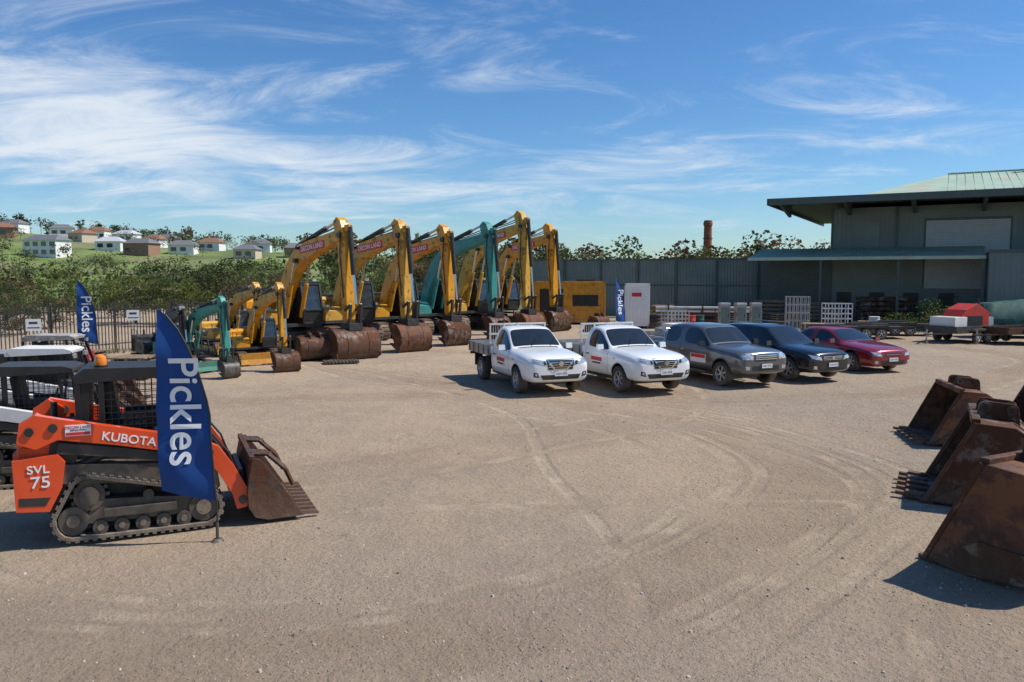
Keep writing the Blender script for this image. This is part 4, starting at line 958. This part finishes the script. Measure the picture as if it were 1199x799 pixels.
# ------------------------------------------------------------------ vegetation
def leaf_cloud(mb, c, r, n, size, mats, flat=.7):
    for _ in range(n):
        while True:
            p = Vector((random.uniform(-1, 1), random.uniform(-1, 1), random.uniform(-1, 1)))
            if .25 < p.length < 1: break
        q = Vector((c[0]+p.x*r, c[1]+p.y*r, c[2]+p.z*r*flat))
        s = size*random.uniform(.6, 1.3)
        u = Vector((random.gauss(0, 1), random.gauss(0, 1), random.gauss(0, .6))).normalized(); t = u.cross(Vector((random.gauss(0, 1), random.gauss(0, 1), random.gauss(0, 1)))).normalized()*s*.5; u *= s
        mb.add([q-u*.5, q+t*.6, q+u*.5, q-t*.6], [(0, 1, 2, 3)], mats)
def tree_mesh(name, h, w_, nclump, nleaf, size, pal, seed):
    random.seed(seed); mb = MB(); r = h*.028
    top = Vector((random.uniform(-.3, .3), random.uniform(-.3, .3), h*.72)); p = Vector((0, 0, -1)); pts = [p.lerp(top, t)+Vector((random.uniform(-.1, .1)*h*.3*t, random.uniform(-.1, .1)*h*.3*t, 0)) for t in (0, .3, .55, .8, 1)]
    for i in range(4): mb.cyl(pts[i], pts[i+1], r*(1-i*.2), BARK, r*(1-(i+1)*.2), n=7)
    for i in range(nclump):
        a = random.random()*6.28; rr = w_*sqrt(random.random())*.9; zz = h*random.uniform(.38, .98)*(1-.25*(rr/w_)**2)
        c = Vector((rr*cos(a), rr*sin(a), zz)); b = pts[random.randint(1, 4)]
        mid = b.lerp(c, .5)+Vector((0, 0, -.15)); mb.cyl(b, mid, r*.32, BARK, r*.2, n=5, caps=False); mb.cyl(mid, c, r*.2, BARK, r*.06, n=5, caps=False)
        leaf_cloud(mb, c, h*random.uniform(.09, .17), nleaf, size, random.choice(pal))
    return mb.obj(name)
P1 = [LEAF[0], LEAF[0], LEAF[1], LEAF[2]]; P2 = [LEAF[0], LEAF[1], LEAF[3], LEAF[3]]; P3 = [LEAF[2], LEAF[2], LEAF[0]]
protos = [tree_mesh('eucalyptus_tree', 6.5, 2.9, 28, 140, .20, P1, 1), tree_mesh('eucalyptus_tree', 6.0, 3.0, 26, 140, .20, P2, 2), tree_mesh('wattle_tree', 5.0, 2.8, 28, 140, .18, P3, 3)]
random.seed(11)
spots = [(-33, 52, 0, .55), (-29, 50, 1, .5), (-37, 58, 0, .55), (-25.5, 54, 2, .95), (-22.5, 53, 2, .9), (-20, 56, 0, .85), (-17, 54, 1, .72), (-14.5, 58, 0, .6), (-11.5, 60, 0, .9), (-41, 62, 1, .6), (-9, 66, 1, 1.05), (-30, 62, 0, .62),
         (-34, 45, 1, .45), (-27, 44, 1, .45), (-6, 70, 0, 1.1), (-47, 66, 0, .6), (-2, 74, 1, 1.2), (-19, 66, 1, .75), (-24, 68, 0, .95), (2, 78, 0, 1.25), (6, 80, 1, 1.15)]
for i, (x, y, t, s) in enumerate(spots):
    src = protos[t]
    if i in (0, 1, 3): o = src
    else: o = bpy.data.objects.new(src.name.split('.')[0], src.data); COL.objects.link(o)
    s *= .88
    o.location = (x, y, -.5); o.scale = (s*random.uniform(1.05, 1.35), s*random.uniform(1.05, 1.35), s); o.rotation_euler = (0, 0, random.random()*6.28)

def tree_mass(name, items, n, size, pals):
    mb = MB()
    for (x, y, z, h, r) in items:
        pal = random.choice(pals)
        mb.cyl((x, y, z-1), (x, y, z+h*.6), h*.02, BARK, h*.012, n=5, caps=False)
        for k in range(6):
            a = random.random()*6.28; d = r*random.random()*.75
            leaf_cloud(mb, (x+d*cos(a), y+d*sin(a), z+h*random.uniform(.4, .85)), r*random.uniform(.35, .6), n//6, size*h/8, random.choice(pal), .75)
    return mb.obj(name)
items = []
for i in range(230):
    y = random.uniform(78, 210); x = -y*random.uniform(.10, .74); items.append((x, y, hillz(x, y), random.uniform(3.2, 6.0) if random.random() < .82 else random.uniform(6.5, 9), random.uniform(2.5, 4.6)))
tree_mass('distant_trees', items, 210, .7, [P1, P1, P2, P3])
HOUSES = [(-.580, 240, 12, 4.6), (-.535, 290, 8, 2.8), (-.50, 265, 8, 2.8), (-.462, 255, 9, 3.6), (-.41, 265, 8, 2.8), (-.375, 290, 8, 2.8), (-.33, 255, 7, 2.8), (-.315, 290, 8, 3.0),
          (-.635, 280, 8, 3.2), (-.48, 325, 9, 3.2), (-.62, 325, 9, 3.5), (-.43, 325, 8, 3), (-.515, 340, 9, 3.5), (-.27, 265, 7, 3), (-.56, 320, 8, 3), (-.445, 290, 7, 2.8)]
items = []
while len(items) < 215:
    y = random.uniform(222, 430); x = -y*random.uniform(.0, .74); z = hillz(x, y)
    if any(abs(x-a*b) < 7 and y < b+2 and y > b-32 for a, b, c, d in HOUSES) and random.random() < .8: continue
    items.append((x, y, z, random.uniform(3.5, 6.0) if y < 330 else random.uniform(5.5, 10), random.uniform(2.5, 5)))
tree_mass('distant_trees', items, 120, .95, [P1, P2, [LEAF[1], LEAF[0]]])
items = []
for i in range(165):
    y = random.uniform(90, 140); x = y*random.uniform(-.16, .78); items.append((x, y, -.5, random.uniform(5.8, 8.4) if random.random() < .75 else random.uniform(8.4, 9.8), random.uniform(2.6, 4.2)))
tree_mass('distant_trees', items, 300, .5, [P2, P1, P2])

def house(x, y, w_, d, h, wm, rm, rz):
    z = hillz(x, y); mb = MB(); mb.bb(-w_/2, w_/2, -d/2, d/2, -2, h, wm)
    o = .5; vs = [(-w_/2-o, -d/2-o, h), (w_/2+o, -d/2-o, h), (w_/2+o, d/2+o, h), (-w_/2-o, d/2+o, h), (-w_/2+d*.3, 0, h+d*.28), (w_/2-d*.3, 0, h+d*.28)]
    mb.add(vs, [(0, 1, 5, 4), (1, 2, 5), (2, 3, 4, 5), (3, 0, 4), (3, 2, 1, 0)], rm)
    n = int(w_/3)
    for i in range(n):
        for zz in ((.8,) if h < 4.4 else (.4, 2.8)): mb.bb(-w_/2+.8+i*3, -w_/2+2.6+i*3, -d/2-.05, -d/2, zz, zz+1.3, GLS)
    mb.obj('house', (x, y, z), rz)
WH = mat('house_wall_white', (.78, .76, .72), .7); CR = mat('house_wall_cream', (.55, .46, .35), .7); BRW = mat('house_wall_brick', (.30, .17, .11), .8)
RG = mat('grey_tile_roof', (.16, .16, .17), .7); RT = mat('terracotta_roof', (.26, .12, .075), .8); RW = mat('pale_metal_roof', (.5, .5, .5), .5)
for i, (px, y, w_, h) in enumerate(HOUSES):
    house(px*y, y, w_, 6, h, [WH, CR, WH, BRW, WH][i % 5], [RG, RT, RW, RG, RG, RT, RG][i % 7], random.uniform(-.5, .5))

for (x, y, r, n) in [(25.3, 46.5, 1.3, 800), (23.2, 47.4, 1.1, 650), (27.2, 46.8, 1.3, 700), (10.5, 56.5, .8, 300), (14, 57.5, .9, 350), (20.2, 45.8, .5, 200), (8.8, 58.0, .8, 300), (29.5, 45.5, 1.2, 600), (26.3, 48.2, 1.5, 800)]:
    mb = MB()
    for k in range(7): leaf_cloud(mb, (random.uniform(-r, r), random.uniform(-.5, .5), r*random.uniform(.3, 1.15)), r*.55, n//7, .13, random.choice([GRS, LEAF[2], GRS, LEAF[0]]))
    for k in range(6): mb.cyl((0, 0, -.05), (random.uniform(-r, r)*.7, random.uniform(-.3, .3), r), .02, BARK, n=4)
    mb.obj('weed_shrub', (x, y, 0))
mb = MB()
for i in range(1400):
    if random.random() < .5: x, y = random.uniform(5, 30), random.uniform(49, 58)
    else:
        t = random.random(); x = -25+20.5*t+random.gauss(0, .35)+.3; y = 19.5+36.5*t
    for k in range(3):
        a = random.random()*6.28; h = random.uniform(.08, .3); mb.add([(x, y, 0), (x+.04*cos(a), y+.04*sin(a), 0), (x+.12*cos(a+1), y+.12*sin(a+1), h)], [(0, 1, 2)], random.choice([GRS, LEAF[2]]))
mb.obj('grass_tufts')
